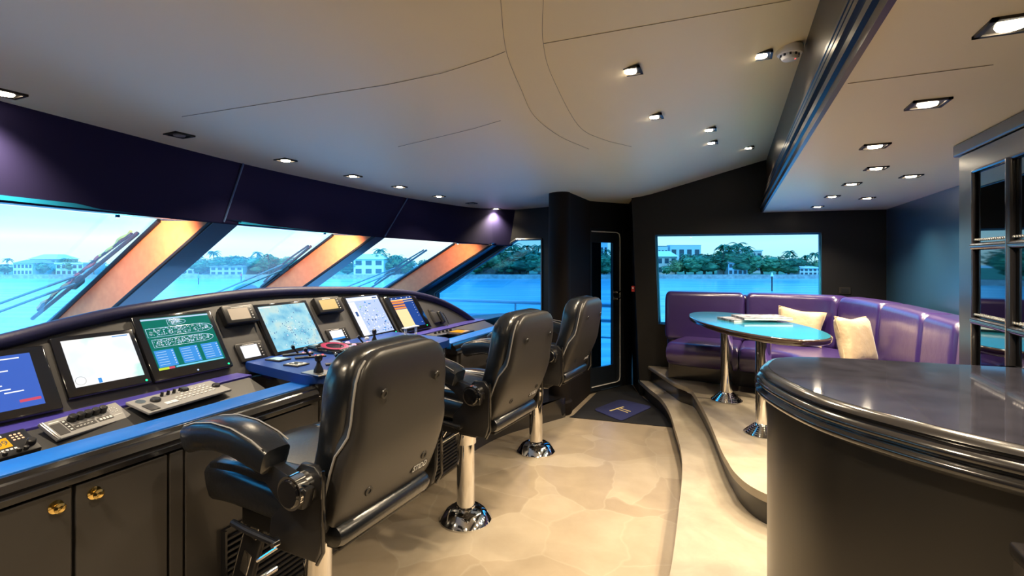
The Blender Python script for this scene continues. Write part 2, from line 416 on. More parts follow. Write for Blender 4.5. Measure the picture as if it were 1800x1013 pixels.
# header band over the windscreen
ST = [(-1.05, -2.30, 1.86), (.35, -2.66, 1.86), (2.28, -3.14, 1.86), (4.2, -3.35, 1.852), (5.72, -2.80, 1.805), (6.03, -2.67, 1.80)]
def hb(Y): 
    return interp([(s[0], s[1]) for s in ST], Y), interp([(s[0], s[2]) for s in ST], Y)
b = B(); yy = sorted(set([round(-1.05 + i * .13, 3) for i in range(54)] + [s[0] for s in ST]))
ra = []; 
for y in yy:
    x0 = htx(y); x1, z1 = hb(y)
    ra.append([(x0, y, zc(x0) + .02), (x1, y, z1), (x1 - .015, y, z1 - .012), (x1 - .75, y, z1 + .30), (x0 - .75, y, zc(x0) + .2)])
b.loft(ra); struct('trim_9', b, M_band, smooth=True)
for k, (y, i) in enumerate(((2.33, 10), (4.28, 11))):
    x0 = htx(y); x1, z1 = hb(y - .05); b = B(); b.tube([(x0 + .004, y, zc(x0)), (x1 + .004, y - .05, z1)], .007, n=6)
    struct('trim_%d' % i, b, M_bandseam)

# mullions, glass, head reveal.  station: Y, interior top (x,z), rake, glass depth
SL = .56
MU = [(.30, -2.66, 1.86), (2.2, -3.13, 1.86), (4.08, -3.34, 1.85), (5.66, -2.78, 1.80)]
for i, (y, x, z) in enumerate(MU):
    wd_ = .22
    bot = 1.0; L = (z - bot) / SL
    a, c = (x, z), (x - L, bot)
    xf = .10 if i in (1, 2) else .0
    t = thing('window_mullion', ['raked tan mullion beyond the left end of the windscreen', 'raked window mullion with tan near side, nearest and leftmost of the three', 'raked window mullion with tan near side, middle one of the three', 'raked window mullion with tan near side, farthest one next to the side window'][i], 'mullion', (x, y + .1, bot), group=None)
    b = B(); b.loft([[(x, y + .006, z + .02), (x, y + wd_, z + .02), (x - .56, y + wd_ - .02, z + .03), (x - .56, y + .006, z + .03)], [(c[0], y + .006, bot), (c[0], y + wd_ + .01, bot), (c[0] - .7, y + wd_ - .01, bot), (c[0] - .7, y + .006, bot)]])
    obj('frame', b, M_bluecol, t, smooth=False)
    b = B(); P = [(x - .02, z - .0), (x - .55, z + .02), (x - .56 - (z + .02 - bot) / SL, bot), (c[0] - .02, bot)]
    b.sheet([(p, y, q) for p, q in P], .007, (0, 1, 0)); obj('suede_lining', b, M_orange, t, smooth=False, label='tan suede side face')
    b = B(); b.tube([(x - .01, y, z), (c[0] - .01, y, bot)], .014, n=8); b.tube([(x - .55, y - .01, z + .02), (x - .55 - (z + .02 - bot) / SL, y - .01, bot)], .016, n=8)
    obj('seal', b, M_seal, t)
for i, (y, x, z) in enumerate(MU):
    if i == 0: continue
    lx, ly, lz = x - .26, y - .42, z + .006
    t = thing('added_puck_light', 'tiny added puck light in the window head warming the %s mullion' % ['', 'nearest', 'middle', 'farthest'][i], 'lamp', (lx, ly, lz))  # fixture added to warm the tan lining to orange, guessed from its glow
    obj('housing', B().cyl((lx, ly, lz - .008), (lx, ly, lz + .01), .012), M_head, t); obj('lens', B().cyl((lx, ly, lz - .009), (lx, ly, lz - .007), .008), M_lens, t)
    ld = bpy.data.lights.new('lamp', 'SPOT'); ld.energy = (0, 29, 29, 10)[i]; ld.color = (1, .66, .38); ld.spot_size = math.radians(165); ld.spot_blend = .5; ld.shadow_soft_size = .05
    q = bpy.data.objects.new('lamp', ld); COL.objects.link(q); q.parent = t; q.location = (0, 0, -.03)
    q.rotation_euler = Vector((-.75, .42, -.55)).to_track_quat('-Z', 'Y').to_euler()
GX = [(-1.05, -2.85, 1.88)] + [(y, x - .57, z + .02) for y, x, z in MU] + [(6.02, -3.05, 1.80)]
for i in range(len(GX) - 1):
    (ya, xa, za), (yb, xb, zb) = GX[i], GX[i + 1]
    if i < 4: ya_ = ya + (.2 if i else 0)
    b = B(); zt = 1.0
    b.sheet([(xa, ya_, za), (xb, yb, zb), (xb - (zb - zt) / SL, yb, zt), (xa - (za - zt) / SL, ya_, zt)], .008, (.4, 0, .9))
    if i < 4: struct('window_%d' % (i + 1), b, G_front, smooth=False)
    # head reveal (underside of the band)
    xi, zi = hb(ya + .05); xj, zj = hb(yb)
    if i < 4:
        b = B(); b.sheet([(xi - .016, ya_, zi - .004), (xj - .016, yb, zj - .004), (xb, yb, zb + .012), (xa, ya_, za + .012)], .02, (0, 0, 1))
        struct('trim_%d' % (12 + i), b, M_head, smooth=False)

# side wall (far) forward part with the triangular side window
def poly_wall(b, outer, hole, y0, y1):
    """wall in an XZ plane (given by y(x)) with one hole: fan of quads outer[i]->hole[i]"""
    n = len(outer)
    for (yo, rev) in ((y0, False), (y1, True)):
        for i in range(n):
            q = [outer[i], outer[(i + 1) % n], hole[(i + 1) % n], hole[i]]
            pts = [Vector((x, yo(x), z)) for x, z in q]
            b.quad(pts[::-1] if rev else pts)
    for i in range(n):
        a, c = hole[i], hole[(i + 1) % n]
        b.quad([(a[0], y0(a[0]), a[1]), (c[0], y0(c[0]), c[1]), (c[0], y1(c[0]), c[1]), (a[0], y1(a[0]), a[1])])
b = B()
hole = [(-2.24, .80), (-2.24, 1.875), (-2.60, 1.875), (-3.85, 1.13), (-3.85, .80)]
outer = [(-1.50, -.05), (-1.50, 2.42), (-2.55, 2.42), (-4.4, 1.13), (-4.4, -.05)]
poly_wall(b, outer, hole, lambda x: 6.0, lambda x: 6.12); struct('wall_far_forward', b, M_wall)
b = B(); b.prism([(-2.24, .80), (-2.24, 1.875), (-2.60, 1.875), (-3.85, 1.13), (-3.85, .80)], 0, .01, frame((0, 6.1, 0), (1, 0, 0), (0, 0, 1), (0, -1, 0)))
struct('window_5', b, G_side)
b = B()
for a, c in zip(hole, hole[1:] + hole[:1]): b.tube([(a[0], 6.0, a[1]), (c[0], 6.0, c[1])], .017, n=8)
struct('trim_16', b, M_wallg, smooth=True)

# bulkhead with rounded column, door recess
b = B(); b.box(-1.66, -1.56, 4.98, 5.90, 0, 2.33); struct('wall_partition', b, M_post)
b = B(); b.lathe([(.0, 0), (.125, 0), (.135, .02), (.135, .13), (.115, .15), (.112, 2.34), (0, 2.34)], TR(-1.665, 4.985, 0), 40)
struct('trim_17', b, M_post, smooth=True)
# door plane
D0, D1 = Vector((-1.54, 5.86, 0)), Vector((-1.20, 6.50, 0)); dd = (D1 - D0).normalized(); dn = Vector((dd.y, -dd.x, 0))
MD = frame(D0, dd, (0, 0, 1), dn)           # x along the door, y up, z towards the cabin
b = B(); b.box(-.05, .75, 1.99, 2.40, -.06, 0, MD); b.box(.56, .95, 0, 2.4, -.06, 0, MD); b.box(-.05, .75, -.02, .015, -.06, .0, MD)
struct('wall_recess', b, M_wall)
door = struct('door_1', (lambda q: (q.box(-.05, .56, .02, .30, -.045, -.005, MD), q.box(-.05, .56, 1.82, 1.99, -.045, -.005, MD), q.box(.38, .56, .30, 1.82, -.045, -.005, MD), q.box(-.05, -.005, .30, 1.82, -.045, -.005, MD), q)[-1])(B()), M_wallg)
b = B(); b.box(-.01, .39, .29, 1.83, -.028, -.02, MD); obj('door_glass', b, G_side, door, smooth=False)
def rrect(x0, x1, y0, y1, r, n=5):
    out = []
    for cx, cy, a0 in ((x1 - r, y1 - r, 0), (x0 + r, y1 - r, PI / 2), (x0 + r, y0 + r, PI), (x1 - r, y0 + r, 1.5 * PI)):
        for k in range(n + 1):
            a = a0 + PI / 2 * k / n; out.append((cx + r * math.cos(a), cy + r * math.sin(a)))
    return out
b = B(); pl = [(-.02, .075), (.44, .075), (.485, .09), (.50, .13), (.50, 1.88), (.485, 1.935), (.44, 1.95), (-.02, 1.95)]
b.tube([(x, y, .004) for x, y in pl], .007, n=6, M=MD); obj('chrome_strip', b, mat('pale_steel', (.75, .73, .70), .5, metal=.2), door, label='chrome edge strip')
b = B()
for yy_ in (1.12, 1.20): b.cyl((.44, yy_, 0), (.44, yy_, .035), .016, M=MD); b.cyl((.42, yy_, .03), (.47, yy_ + .01, .034), .008, M=MD)
for yy_ in (.42, 1.76): b.cyl((.47, yy_, 0), (.47, yy_, .012), .011, M=MD)
obj('door_latch', b, M_chrome, door)
# recess aft side + window wall
b = B(); b.loft([[(-1.18, 6.52, 0), (-1.01, 6.02, 0), (-.97, 6.02, 0), (-1.10, 6.55, 0)], [(-1.24, 6.52, 2.5), (-1.12, 6.10, 2.5), (-1.05, 6.12, 2.5), (-1.16, 6.55, 2.5)]])
struct('wall_recess_side', b, M_wall)
b = B()
wx0, wx1 = atY(1151, 413, wallY(-.83)), atY(1444, 409, wallY(.87))
bl = atY(1157, 563, wallY(-.83))
hole = [(bl.x, .855), (wx1.x + .005, .855), (wx1.x, wx1.z), (wx0.x, wx0.z)]
outer = [(-1.0, -.1), (1.6, -.1), (1.6, 2.85), (-1.12, 2.85)]
wy = lambda x: 6.02 + .125 * (x + .83)
poly_wall(b, outer, hole, wy, lambda x: wy(x) + .12); struct('wall_far', b, M_wall)
b = B(); b.quad([(hole[i][0], wy(hole[i][0]) + .09, hole[i][1]) for i in range(4)]); g = struct('window_6', b, G_side)
b = B()
for a, c in zip(hole, hole[1:] + hole[:1]): b.tube([(a[0], wy(a[0]) + .085, a[1]), (c[0], wy(c[0]) + .085, c[1])], .018, n=6)
struct('trim_18', b, M_head)
# aft wall (behind sofa and cabinet), near walls
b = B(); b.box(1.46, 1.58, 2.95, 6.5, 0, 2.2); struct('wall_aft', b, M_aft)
b = B(); b.box(1.60, 1.70, Y0, 2.95, 0, 2.75); struct('wall_aft_near', b, M_wall)
b = B(); b.box(-3.6, 1.7, Y0 - .12, Y0, -.05, 2.8); struct('wall_near', b, M_wall)
# steps and platform
E1 = C2([(-1.03, 6.05), (-.86, 5.68), (-.68, 5.31), (-.55, 4.9), (-.45, 4.42), (-.36, 3.95), (-.31, 3.52), (-.28, 2.95), (-.26, 2.33), (-.28, 1.6), (-.30, .9), (-.30, Y0)], 6)
E2 = [(-.92, 6.02), (-.575, 5.36), (-.54, 5.28), (-.50, 5.22)] + C2([(-.43, 5.16), (-.37, 5.08), (-.30, 4.80), (-.18, 4.21), (-.07, 3.54), (-.03, 3.35), (.01, 3.19), (.09, 3.03), (.22, 2.93), (.45, 2.88), (.95, 2.88)], 5)
def off(pts, d):
    out = []
    for i, p in enumerate(pts):
        a, c = Vector(pts[max(i - 1, 0)]), Vector(pts[min(i + 1, len(pts) - 1)]); t = (c - a).normalized(); out.append((p[0] - t.y * d, p[1] + t.x * d))
    return out
def tread(name, edge, back, z, th=.045):
    o = struct(name, B().prism(edge + back, z - th, z, bev=.014, seg=3), M_tread, smooth=True)
    r = struct(name.replace('floor', 'trim') + '_riser' if 0 else 'trim_%d' % (19 if z < .2 else 20), B().prism(off(edge, .035) + [(p[0] - .02, p[1] - .02) for p in back], z - .18 + .001, z - th), M_riser, smooth=True)
    return o
tread('floor_step', E1, [(.9, Y0), (.9, 5.0), (.3, 5.9), (-.9, 6.05)], .18)
tread('floor_platform', E2, [(1.55, 2.88), (1.55, 6.2), (.3, 6.1)], .36)

# ================================================================== CONSOLE
TH = math.atan(.65); PE = Vector((-math.sin(TH), 0, math.cos(TH))); PN = Vector((math.cos(TH), 0, math.sin(TH)))
MP = frame((-2.62, 0, .95), (0, 1, 0), PE, PN)     # x: athwart, y: up the slope, z: out of the panel
def s_of(z): return (z - .95) / math.cos(TH)
LIP = [(-.55, .93), (-.3, 1.0), (.1, 1.10), (.55, 1.18), (1.04, 1.25), (1.29, 1.295), (1.62, 1.335), (2.34, 1.375), (3.11, 1.35), (3.7, 1.305), (4.1, 1.245), (4.4, 1.16), (4.65, 1.04), (4.80, .93), (4.9, .82)]
con = thing('helm_console', 'long dark helm console with domed instrument panel and blue-topped desk', 'console', (-2.3, 2.4, 0))
lip = [(y, s_of(z)) for y, z in C2(LIP, 6)]
b = B(); b.prism([(-.9, -.02), (4.95, -.02)] + [p for p in lip[::-1]] + [(-.9, -.015)], -.05, 0, MP)
obj('instrument_panel', b, M_panel, con, smooth=False)
b = B(); b.tube([MP @ Vector((y, s + .004, .006)) for y, s in lip], .034, n=14); obj('padded_lip', b, M_lip, con, label='navy padded top roll')
# carcass, dash top behind the panel
b = B(); b.loft([[(-2.66, y, .0), (-2.66, y, .90), (-2.82 - .0, y, .90), (-4.6 if 0 < y < 5.6 else -4.2, y, .72), (-4.6, y, 0)] for y in (-1.05, 5.98)])
obj('dash_top', b, M_blk, con, smooth=False)
b = B()
for y0, y1 in ((-1.05, 1.98), (3.42, 4.86)): b.box(-2.62, -1.995, y0, y1, .06, .868)
obj('base_carcass', b, M_cab, con, smooth=False)
b = B(); b.box(-2.66, -2.50, -1.05, 1.99, .90, .95, bev=.004); b.box(-2.66, -2.50, 3.36, 4.92, .90, .95, bev=.004)
obj('ledge', b, M_ledge, con, smooth=False, label='indigo lacquered ledge')
for y0, y1 in ((-1.05, 1.97), (3.38, 4.88)):
    b = B(); b.loft([[(-2.50, y, .938), (-2.36, y, .884), (-2.14, y, .884), (-2.14, y, .866), (-2.50, y, .866)] for y in (y0, y1)]); obj('tray', b, M_tray, con, smooth=False)
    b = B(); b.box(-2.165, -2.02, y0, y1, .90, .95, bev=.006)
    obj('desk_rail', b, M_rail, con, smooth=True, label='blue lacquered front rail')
    pr = [(-2.02, .945), (-2.008, .945), (-2.002, .93), (-1.99, .925), (-1.975, .905), (-1.98, .895), (-1.965, .888), (-1.965, .87), (-1.985, .862), (-2.15, .862), (-2.15, .90), (-2.02, .90)]
    b = B(); b.loft([[(x, y, z) for x, z in pr] for y in (y0, y1)]); obj('moulding', b, M_mould, con, smooth=False)
# centre pod
CP = [(-2.66, 2.06)] + C2([(-2.60, 2.045), (-2.15, 1.955), (-2.02, 1.945), (-1.965, 2.0), (-1.955, 2.1), (-1.95, 2.6), (-1.95, 3.1), (-1.965, 3.25), (-2.03, 3.33), (-2.2, 3.36), (-2.60, 3.42)], 5) + [(-2.66, 3.42)]
b = B(); b.prism([(x - .012, y + (.02 if y < 2.7 else -.02)) for x, y in CP], .02, .952); obj('pod_body', b, M_mould, con, ang=50)
b = B(); b.prism(CP, .95, 1.0, bev=.012, seg=3); obj('pod_top', b, M_ctop, con, ang=40, label='navy laminate control top')
# toe that sweeps aft to the column
b = B(); b.prism(C2([(-1.99, 3.35), (-1.97, 3.8), (-1.90, 4.15), (-1.74, 4.5), (-1.56, 4.86)], 6) + [(-1.7, 5.2), (-2.1, 5.0), (-2.1, 3.35)], 0, .20)
obj('swept_plinth', b, M_mould, con, ang=50)
# doors
for k, (y0, y1, ky) in enumerate(((-.3, .28, None), (.285, .905, .86), (.912, 1.205, .965), (1.21, 1.265, None), (1.27, 1.535, None), (1.54, 1.93, 1.59), (3.45, 3.98, 3.95), (3.985, 4.5, 4.03), (4.505, 4.85, None))):
    b = B(); b.box(-1.997, -1.972, y0 + .002, y1 - .002, .075, .858, bev=.003); d = obj('cabinet_door', b, M_cab, con, smooth=False)
    if ky:
        b = B(); b.lathe([(0, 0), (.021, 0), (.021, .004), (.009, .007), (.008, .018), (.015, .022), (.016, .030), (.010, .036), (0, .037)], frame((-1.972, ky, .815 if ky < 3 else .80), (0, 1, 0), (0, 0, 1), (1, 0, 0)), 18)
        obj('knob', b, M_brass if ky < 3 else M_chrome, d, label='brass knob')
# louvre grilles
for y0, y1, z1 in ((1.42, 1.96, .46), (2.86, 3.44, .36)):
    b = B(); xx = -1.962 if y0 < 2 else -1.935
    b.box(xx - .03, xx, y0, y1, .03, z1)
    for i in range(int((z1 - .06) / .026)): z = .05 + i * .026; b.box(xx, xx + .016, y0 + .01, y1 - .01, z, z + .013, bev=.003)
    b.box(xx, xx + .018, y0, y0 + .01, .03, z1); b.box(xx, xx + .018, y1 - .01, y1, .03, z1)
    obj('louvre_grille', b, M_blk, con, smooth=False)

# ---------- screens
def monitor(name, label, cat, y0, y1, z0, z1, disp, brd=(.03, .03, .025, .05), h=.028, mb=None, group=None):
    s0, s1 = s_of(z0), s_of(z1)
    t = thing(name, label, cat, tuple(MP @ Vector(((y0 + y1) / 2, s0, 0))), group=group)
    b = B(); b.box(y0, y1, s0, s1, .0, h, MP, bev=.008, seg=3); o = obj('bezel', b, mb or M_blkg, t)
    dx0, dx1, dy0, dy1 = y0 + brd[0], y1 - brd[1], s0 + brd[3], s1 - brd[2]
    disp(t, dx0, dx1, dy0, dy1, h + .0006)
    return t
def flat(b, x0, x1, y0, y1, z): b.quad([(x0, y0, z), (x1, y0, z), (x1, y1, z), (x0, y1, z)], MP)
S_white = chartmat('chart_pale', [(.35, (.80, .88, .95)), (.5, (.93, .92, .90)), (.58, (.92, .94, .90)), (.66, (.55, .85, .80))], 6, .95, 3)
S_cyan = chartmat('chart_cyan', [(.3, (.10, .35, .62)), (.40, (.22, .62, .85)), (.52, (.42, .80, .92)), (.62, (.62, .84, .82)), (.75, (.25, .62, .85))], 9, .8, 10)
S_green = screenmat('screen_green', (.0, .16, .12), .9); S_plan = screenmat('screen_plan', (.50, .68, .92), .9); S_bluep = screenmat('screen_blue', (.05, .30, .78), .9)
S_navy = screenmat('screen_navy', (.02, .07, .32), .9); S_w = screenmat('screen_white', (.9, .92, 1.), .95); S_lav = screenmat('screen_lavender', (.50, .62, .92), .9)
S_dk = screenmat('screen_ink', (.06, .14, .40), .7); S_or = screenmat('screen_orange', (1., .30, .05), .95); S_yel = screenmat('screen_yellow', (1., .72, .38), 1.)
S_blueg = screenmat('screen_royal', (.05, .13, .55), .9); S_sky = screenmat('screen_sky', (.2, .65, .95), .9); S_redp = screenmat('screen_red', (.8, .10, .18), .7)
S_lcd = mat('lcd_grey', (.42, .38, .34), .25, coat=.5); S_lcdt = mat('lcd_olive', (.36, .30, .16), .25, coat=.5)
S_amber = screenmat('lcd_amber', (1., .45, .02), .95); S_lemon = screenmat('screen_lemon', (.6, .75, .05), .9); S_lgreen = screenmat('screen_lime', (.35, .7, .3), .9)
def led(t, x, y, z=.0285, m=None, n='power_led'):
    b = B(); b.cyl((x, y, z - .001), (x, y, z + .001), .005, n=12, M=MP); obj(n, b, m or M_green, t)
def d_radar(t, x0, x1, y0, y1, z):
    b = B(); w, h = x1 - x0, y1 - y0; flat(b, x0, x1, y0, y1, z); b.mi = 1
    for r in ((.42, .62, .90), (.45, .60, .80), (.47, .68, .70), (.50, .60, .44), (.52, .66, .36), (.74, .8, .92), (.7, .76, .30)): flat(b, x0 + w * r[0], x0 + w * (r[1] + .1), y0 + h * r[2], y0 + h * (r[2] + .022), z + .0006)
    b.mi = 2; flat(b, x0 + w * .0, x0 + w * .34, y0 + h * .22, y0 + h * .55, z + .0006); b.mi = 3
    flat(b, x0 + w * .80, x0 + w * .98, y0 + h * .10, y0 + h * .15, z + .0006); flat(b, x0 + w * .05, x0 + w * .12, y0 + h * .12, y0 + h * .17, z + .0006); flat(b, x0 + w * .2, x0 + w * .27, y0 + h * .12, y0 + h * .17, z + .0006)
    b.mi = 1
    for k in range(7): flat(b, x0 + w * (.1 + .045 * k), x0 + w * (.105 + .045 * k), y0 + h * .2, y0 + h * .66, z + .001)
    obj('display', b, [S_blueg, S_w, S_sky, S_redp], t, smooth=False)
def d_chart(t, x0, x1, y0, y1, z):
    b = B(); flat(b, x0, x1, y0, y1, z); w, h = x1 - x0, y1 - y0; b.mi = 1
    b.tube([MP @ Vector((x0 + w * .09 + math.cos(a) * .02, y0 + h * .12 + math.sin(a) * .02, z + .001)) for a in [k * PI / 8 for k in range(16)]], .0006, n=4, closed=True)
    b.mi = 2; flat(b, x0 + w * .32, x0 + w * .37, y0 + h * .01, y0 + h * .11, z + .0006); flat(b, x0 + w * .72, x0 + w * .96, y0 + h * .955, y0 + h * .975, z + .0006)
    obj('display', b, [S_white, M_blk, S_bluep], t, smooth=False); led(t, x1 + .0, y0 - .03)
def d_plan(t, x0, x1, y0, y1, z):
    b = B(); w, h = x1 - x0, y1 - y0; flat(b, x0, x1, y0, y1, z)
    P = lambda u, v, k=1: MP @ Vector((x0 + w * u, y0 + h * v, z + .0008 * k))
    R = lambda u0, u1, v0, v1, k=1: flat(b, x0 + w * u0, x0 + w * u1, y0 + h * v0, y0 + h * v1, z + .0006 * k)
    b.mi = 1
    R(.0, 1, .955, .985); rnd = random.Random(3)
    for (c, hh, a, e) in ((.88, .055, .35, .62), (.71, .085, .02, 1.0), (.50, .075, .05, .95)):
        n = 22; up = []; dn_ = []
        for i in range(n + 1):
            u = a + (e - a) * i / n; wv = hh * (1 if u < e - .2 else max(0.02, 1 - ((u - e + .2) / .2) ** 2) ** .5)
            up.append(P(u, c + wv)); dn_.append(P(u, c - wv))
        b.tube(up + dn_[::-1], .0011, n=4, closed=True)
        for i in range(230 if hh > .06 else 80):
            u = rnd.uniform(a + .02, e - .07); v = c + rnd.uniform(-hh, hh) * .85 * (1 if u < e - .15 else .5)
            uu, vv = rnd.choice(((.022, .004), (.004, .03), (.016, .012), (.03, .004), (.006, .02)))
            b.mi = rnd.choice((1, 1, 1, 2)); R(u, u + uu, v, v + vv, 2)
        b.mi = 1
    b.mi = 3
    for u in (.02, .37, .70):
        b.mi = 3; R(u, u + .27, .05, .37)
        b.mi = 1
        for j in range(6): R(u + .02, u + .16, .09 + j * .047, .098 + j * .047, 2); R(u + .235, u + .255, .085 + j * .047, .108 + j * .047, 2)
    b.mi = 4; R(0, .14, 0, .04, 2); b.mi = 5; R(.14, .22, 0, .04, 2); b.mi = 6; R(.24, .97, .008, .035, 2)
    obj('display', b, [S_green, S_plan, S_w, S_bluep, S_lemon, S_redp, S_sky], t, smooth=False)
    led(t, x1 + .005, y0 - .035); led(t, x0 + w * .52, y0 - .035, m=S_lav, n='touch_key')
def d_map(t, x0, x1, y0, y1, z):
    b = B(); w, h = x1 - x0, y1 - y0; flat(b, x0, x1, y0, y1, z); rnd = random.Random(5); b.mi = 1
    for i in range(120):
        u, v = min(.97, max(.02, rnd.gauss(.5, .24))), min(.95, max(.04, rnd.gauss(.35, .22))); s = rnd.uniform(.004, .016)
        b.mi = rnd.choice((1, 1, 2)); flat(b, x0 + w * u, x0 + w * (u + s), y0 + h * v, y0 + h * (v + rnd.uniform(.005, .03)), z + .0006)
    b.mi = 2; flat(b, x0, x0 + w * .24, y0 + h * .965, y0 + h * .985, z + .0006); b.mi = 3; flat(b, x0, x1, y0, y0 + h * .03, z + .0006)
    obj('display', b, [S_cyan, S_dk, S_w, S_sky], t, smooth=False); led(t, x1 + .0, y0 - .02)
def d_cctv(t, x0, x1, y0, y1, z):
    b = B(); w, h = x1 - x0, y1 - y0; flat(b, x0, x1, y0, y1, z); rnd = random.Random(9)
    R = lambda u0, u1, v0, v1, k=1: flat(b, x0 + w * u0, x0 + w * u1, y0 + h * v0, y0 + h * v1, z + .0006 * k)
    b.mi = 1; R(.0, 1, .90, .985); R(0, .19, .0, .88); b.mi = 2; R(.8, .95, .93, .96, 2); R(.07, .14, .50, .62, 2)
    for i in range(150):
        u, v = rnd.uniform(.23, .95), rnd.uniform(.03, .84)
        if v > .5 and u > .5 and rnd.random() < .5: continue
        b.mi = rnd.choice((1, 2, 1, 3, 4 if v > .5 else 1)); R(u, u + rnd.uniform(.005, .05), v, v + rnd.uniform(.008, .035), 2)
    obj('display', b, [S_lav, S_w, S_dk, S_bluep, S_lgreen], t, smooth=False); led(t, x1 + .012, y0 - .018)
def d_alarm(t, x0, x1, y0, y1, z):
    b = B(); w, h = x1 - x0, y1 - y0; flat(b, x0, x1, y0, y1, z)
    R = lambda u0, u1, v0, v1, k=1: flat(b, x0 + w * u0, x0 + w * u1, y0 + h * v0, y0 + h * v1, z + .0006 * k)
    b.mi = 1; R(0, .53, 0, .60)
    b.mi = 2
    for v in (.62, .70, .79, .86): R(0, .53, v, v + .05)
    b.mi = 1; R(.0, 1, .90, .925); R(.53, 1, .835, .85); b.mi = 3
    for v in (.76, .68, .6, .52, .42, .32, .1): R(.90, .93, v, v + .015)
    for u in (.05, .25, .5, .75, .9): R(u, u + .05, .96, .98)
    b.mi = 1; R(.04, .2, .48, .5, 2)
    obj('display', b, [S_navy, S_yel, S_or, S_w], t, smooth=False); led(t, x1 + .02, y0 - .01)
def d_lcd(m, hi=None):
    def f(t, x0, x1, y0, y1, z):
        b = B(); flat(b, x0, x1, y0, y1, z); b.mi = 1
        if hi: flat(b, x0, x1, y0, y0 + (y1 - y0) * .2, z + .0006)
        obj('display', b, [m, hi or m], t, smooth=False)
        for k in range(5): obj('button', B().cyl((x1 + .017, y0 + (y1 - y0) * (.02 + .24 * k), z - .001), (x1 + .017, y0 + (y1 - y0) * (.02 + .24 * k), z + .002), .0035, n=8, M=MP), M_wdot, t)
        b = B(); xm = (x0 + x1) / 2
        for i in range(9): b.box(xm - .04 + i * .009, xm - .034 + i * .009, y1 + .004, y1 + .008, z - .001, z + .0004, MP)
        obj('print', b, M_wdot, t, smooth=False, label='small white lettering above the display')
    return f
monitor('radar_display', 'monitor showing a blue radar page, leftmost on the helm console', 'monitor', .70, 1.165, .955, 1.215, d_radar, (.03, .055, .03, .04))
monitor('chart_display', 'monitor showing a pale white chart, second from left on the console', 'monitor', 1.19, 1.53, .985, 1.24, d_chart, (.035, .025, .025, .045))
monitor('ship_plan_display', 'monitor showing a white yacht deck plan on green background', 'monitor', 1.54, 1.965, .98, 1.295, d_plan, (.035, .03, .02, .055))
monitor('instrument_display', 'small thick instrument with dull grey screen left of the cyan chart monitor', 'instrument', 2.02, 2.235, 1.195, 1.30, d_lcd(S_lcd), (.03, .05, .026, .022), h=.05, mb=M_blk)
monitor('data_display', 'small panel with lit white screen, left of the cyan chart monitor', 'instrument', 2.03, 2.215, .99, 1.095, d_lcd(S_w), (.028, .045, .022, .022), h=.015, mb=M_blk)
monitor('chart_display', 'large monitor showing a cyan sea chart in the middle of the console', 'monitor', 2.25, 2.69, .975, 1.30, d_map, (.028, .028, .022, .035))
monitor('instrument_display', 'small thick instrument with dull olive screen right of the cyan chart monitor', 'instrument', 2.745, 2.99, 1.19, 1.30, d_lcd(S_lcdt), (.03, .055, .026, .022), h=.05, mb=M_blk)
monitor('data_display', 'small panel with lit white and blue screen, right of the cyan chart monitor', 'instrument', 2.75, 2.95, .995, 1.09, d_lcd(S_w, S_bluep), (.025, .05, .02, .02), h=.015, mb=M_blk)
monitor('camera_display', 'monitor showing a busy lavender camera page, second from far end', 'monitor', 3.06, 3.49, .965, 1.30, d_cctv, (.02, .035, .02, .035))
monitor('alarm_display', 'monitor with orange and navy alarm list at the far end', 'monitor', 3.54, 4.0, .955, 1.265, d_alarm, (.06, .08, .02, .04))

# handset holder on the far panel
t = thing('radio_handset', 'black radio handset in its holder on the far end of the panel', 'handset', tuple(MP @ Vector((4.2, .06, 0))))
b = B(); b.box(4.10, 4.19, .04, .16, 0, .03, MP, bev=.006); b.box(4.11, 4.18, .16, .20, 0, .015, MP, bev=.004); obj('holder', b, M_greyd, t)
b = B(); b.box(4.20, 4.25, .02, .15, .005, .045, MP, bev=.012, seg=3); obj('handset_body', b, M_blk, t)
b = B(); b.tube([MP @ Vector(p) for p in ((4.25, .12, .03), (4.29, .13, .03), (4.31, .08, .025), (4.31, .0, .02), (4.24, -.02, .03))], .004); obj('cord', b, M_blk, t)

# ---------- radio units on the near tray
def trayM(x, y, rz=0.): return frame((x, y, .905 - (x + 2.5) * .02 / .36 + .001), (0, 1, 0), (-1, 0, .055), (.055, 0, 1)) @ RZ(rz)
def unit(name, label, cat, p0, p1, p2, h, m):
    """three corner points near-left, near-right, far-left seen on the tray; returns M with x along, y away from viewer, and size"""
    p0, p1, p2 = [Vector(p) for p in (p0, p1, p2)]
    ex = (p1 - p0); ez = ex.cross(p2 - p0).normalized(); ey = ez.cross(ex).normalized(); w, dp = ex.length, (p2 - p0).dot(ey)
    M = frame(p0, ex, ey, ez); t = thing(name, label, cat, tuple(p0))
    b = B(); b.box(0, w, 0, dp, 0, h, M, bev=.003); obj('case', b, m, t, smooth=False); return t, M, w, dp
def zt(px, py, z=.90): return atz(px, py, z)
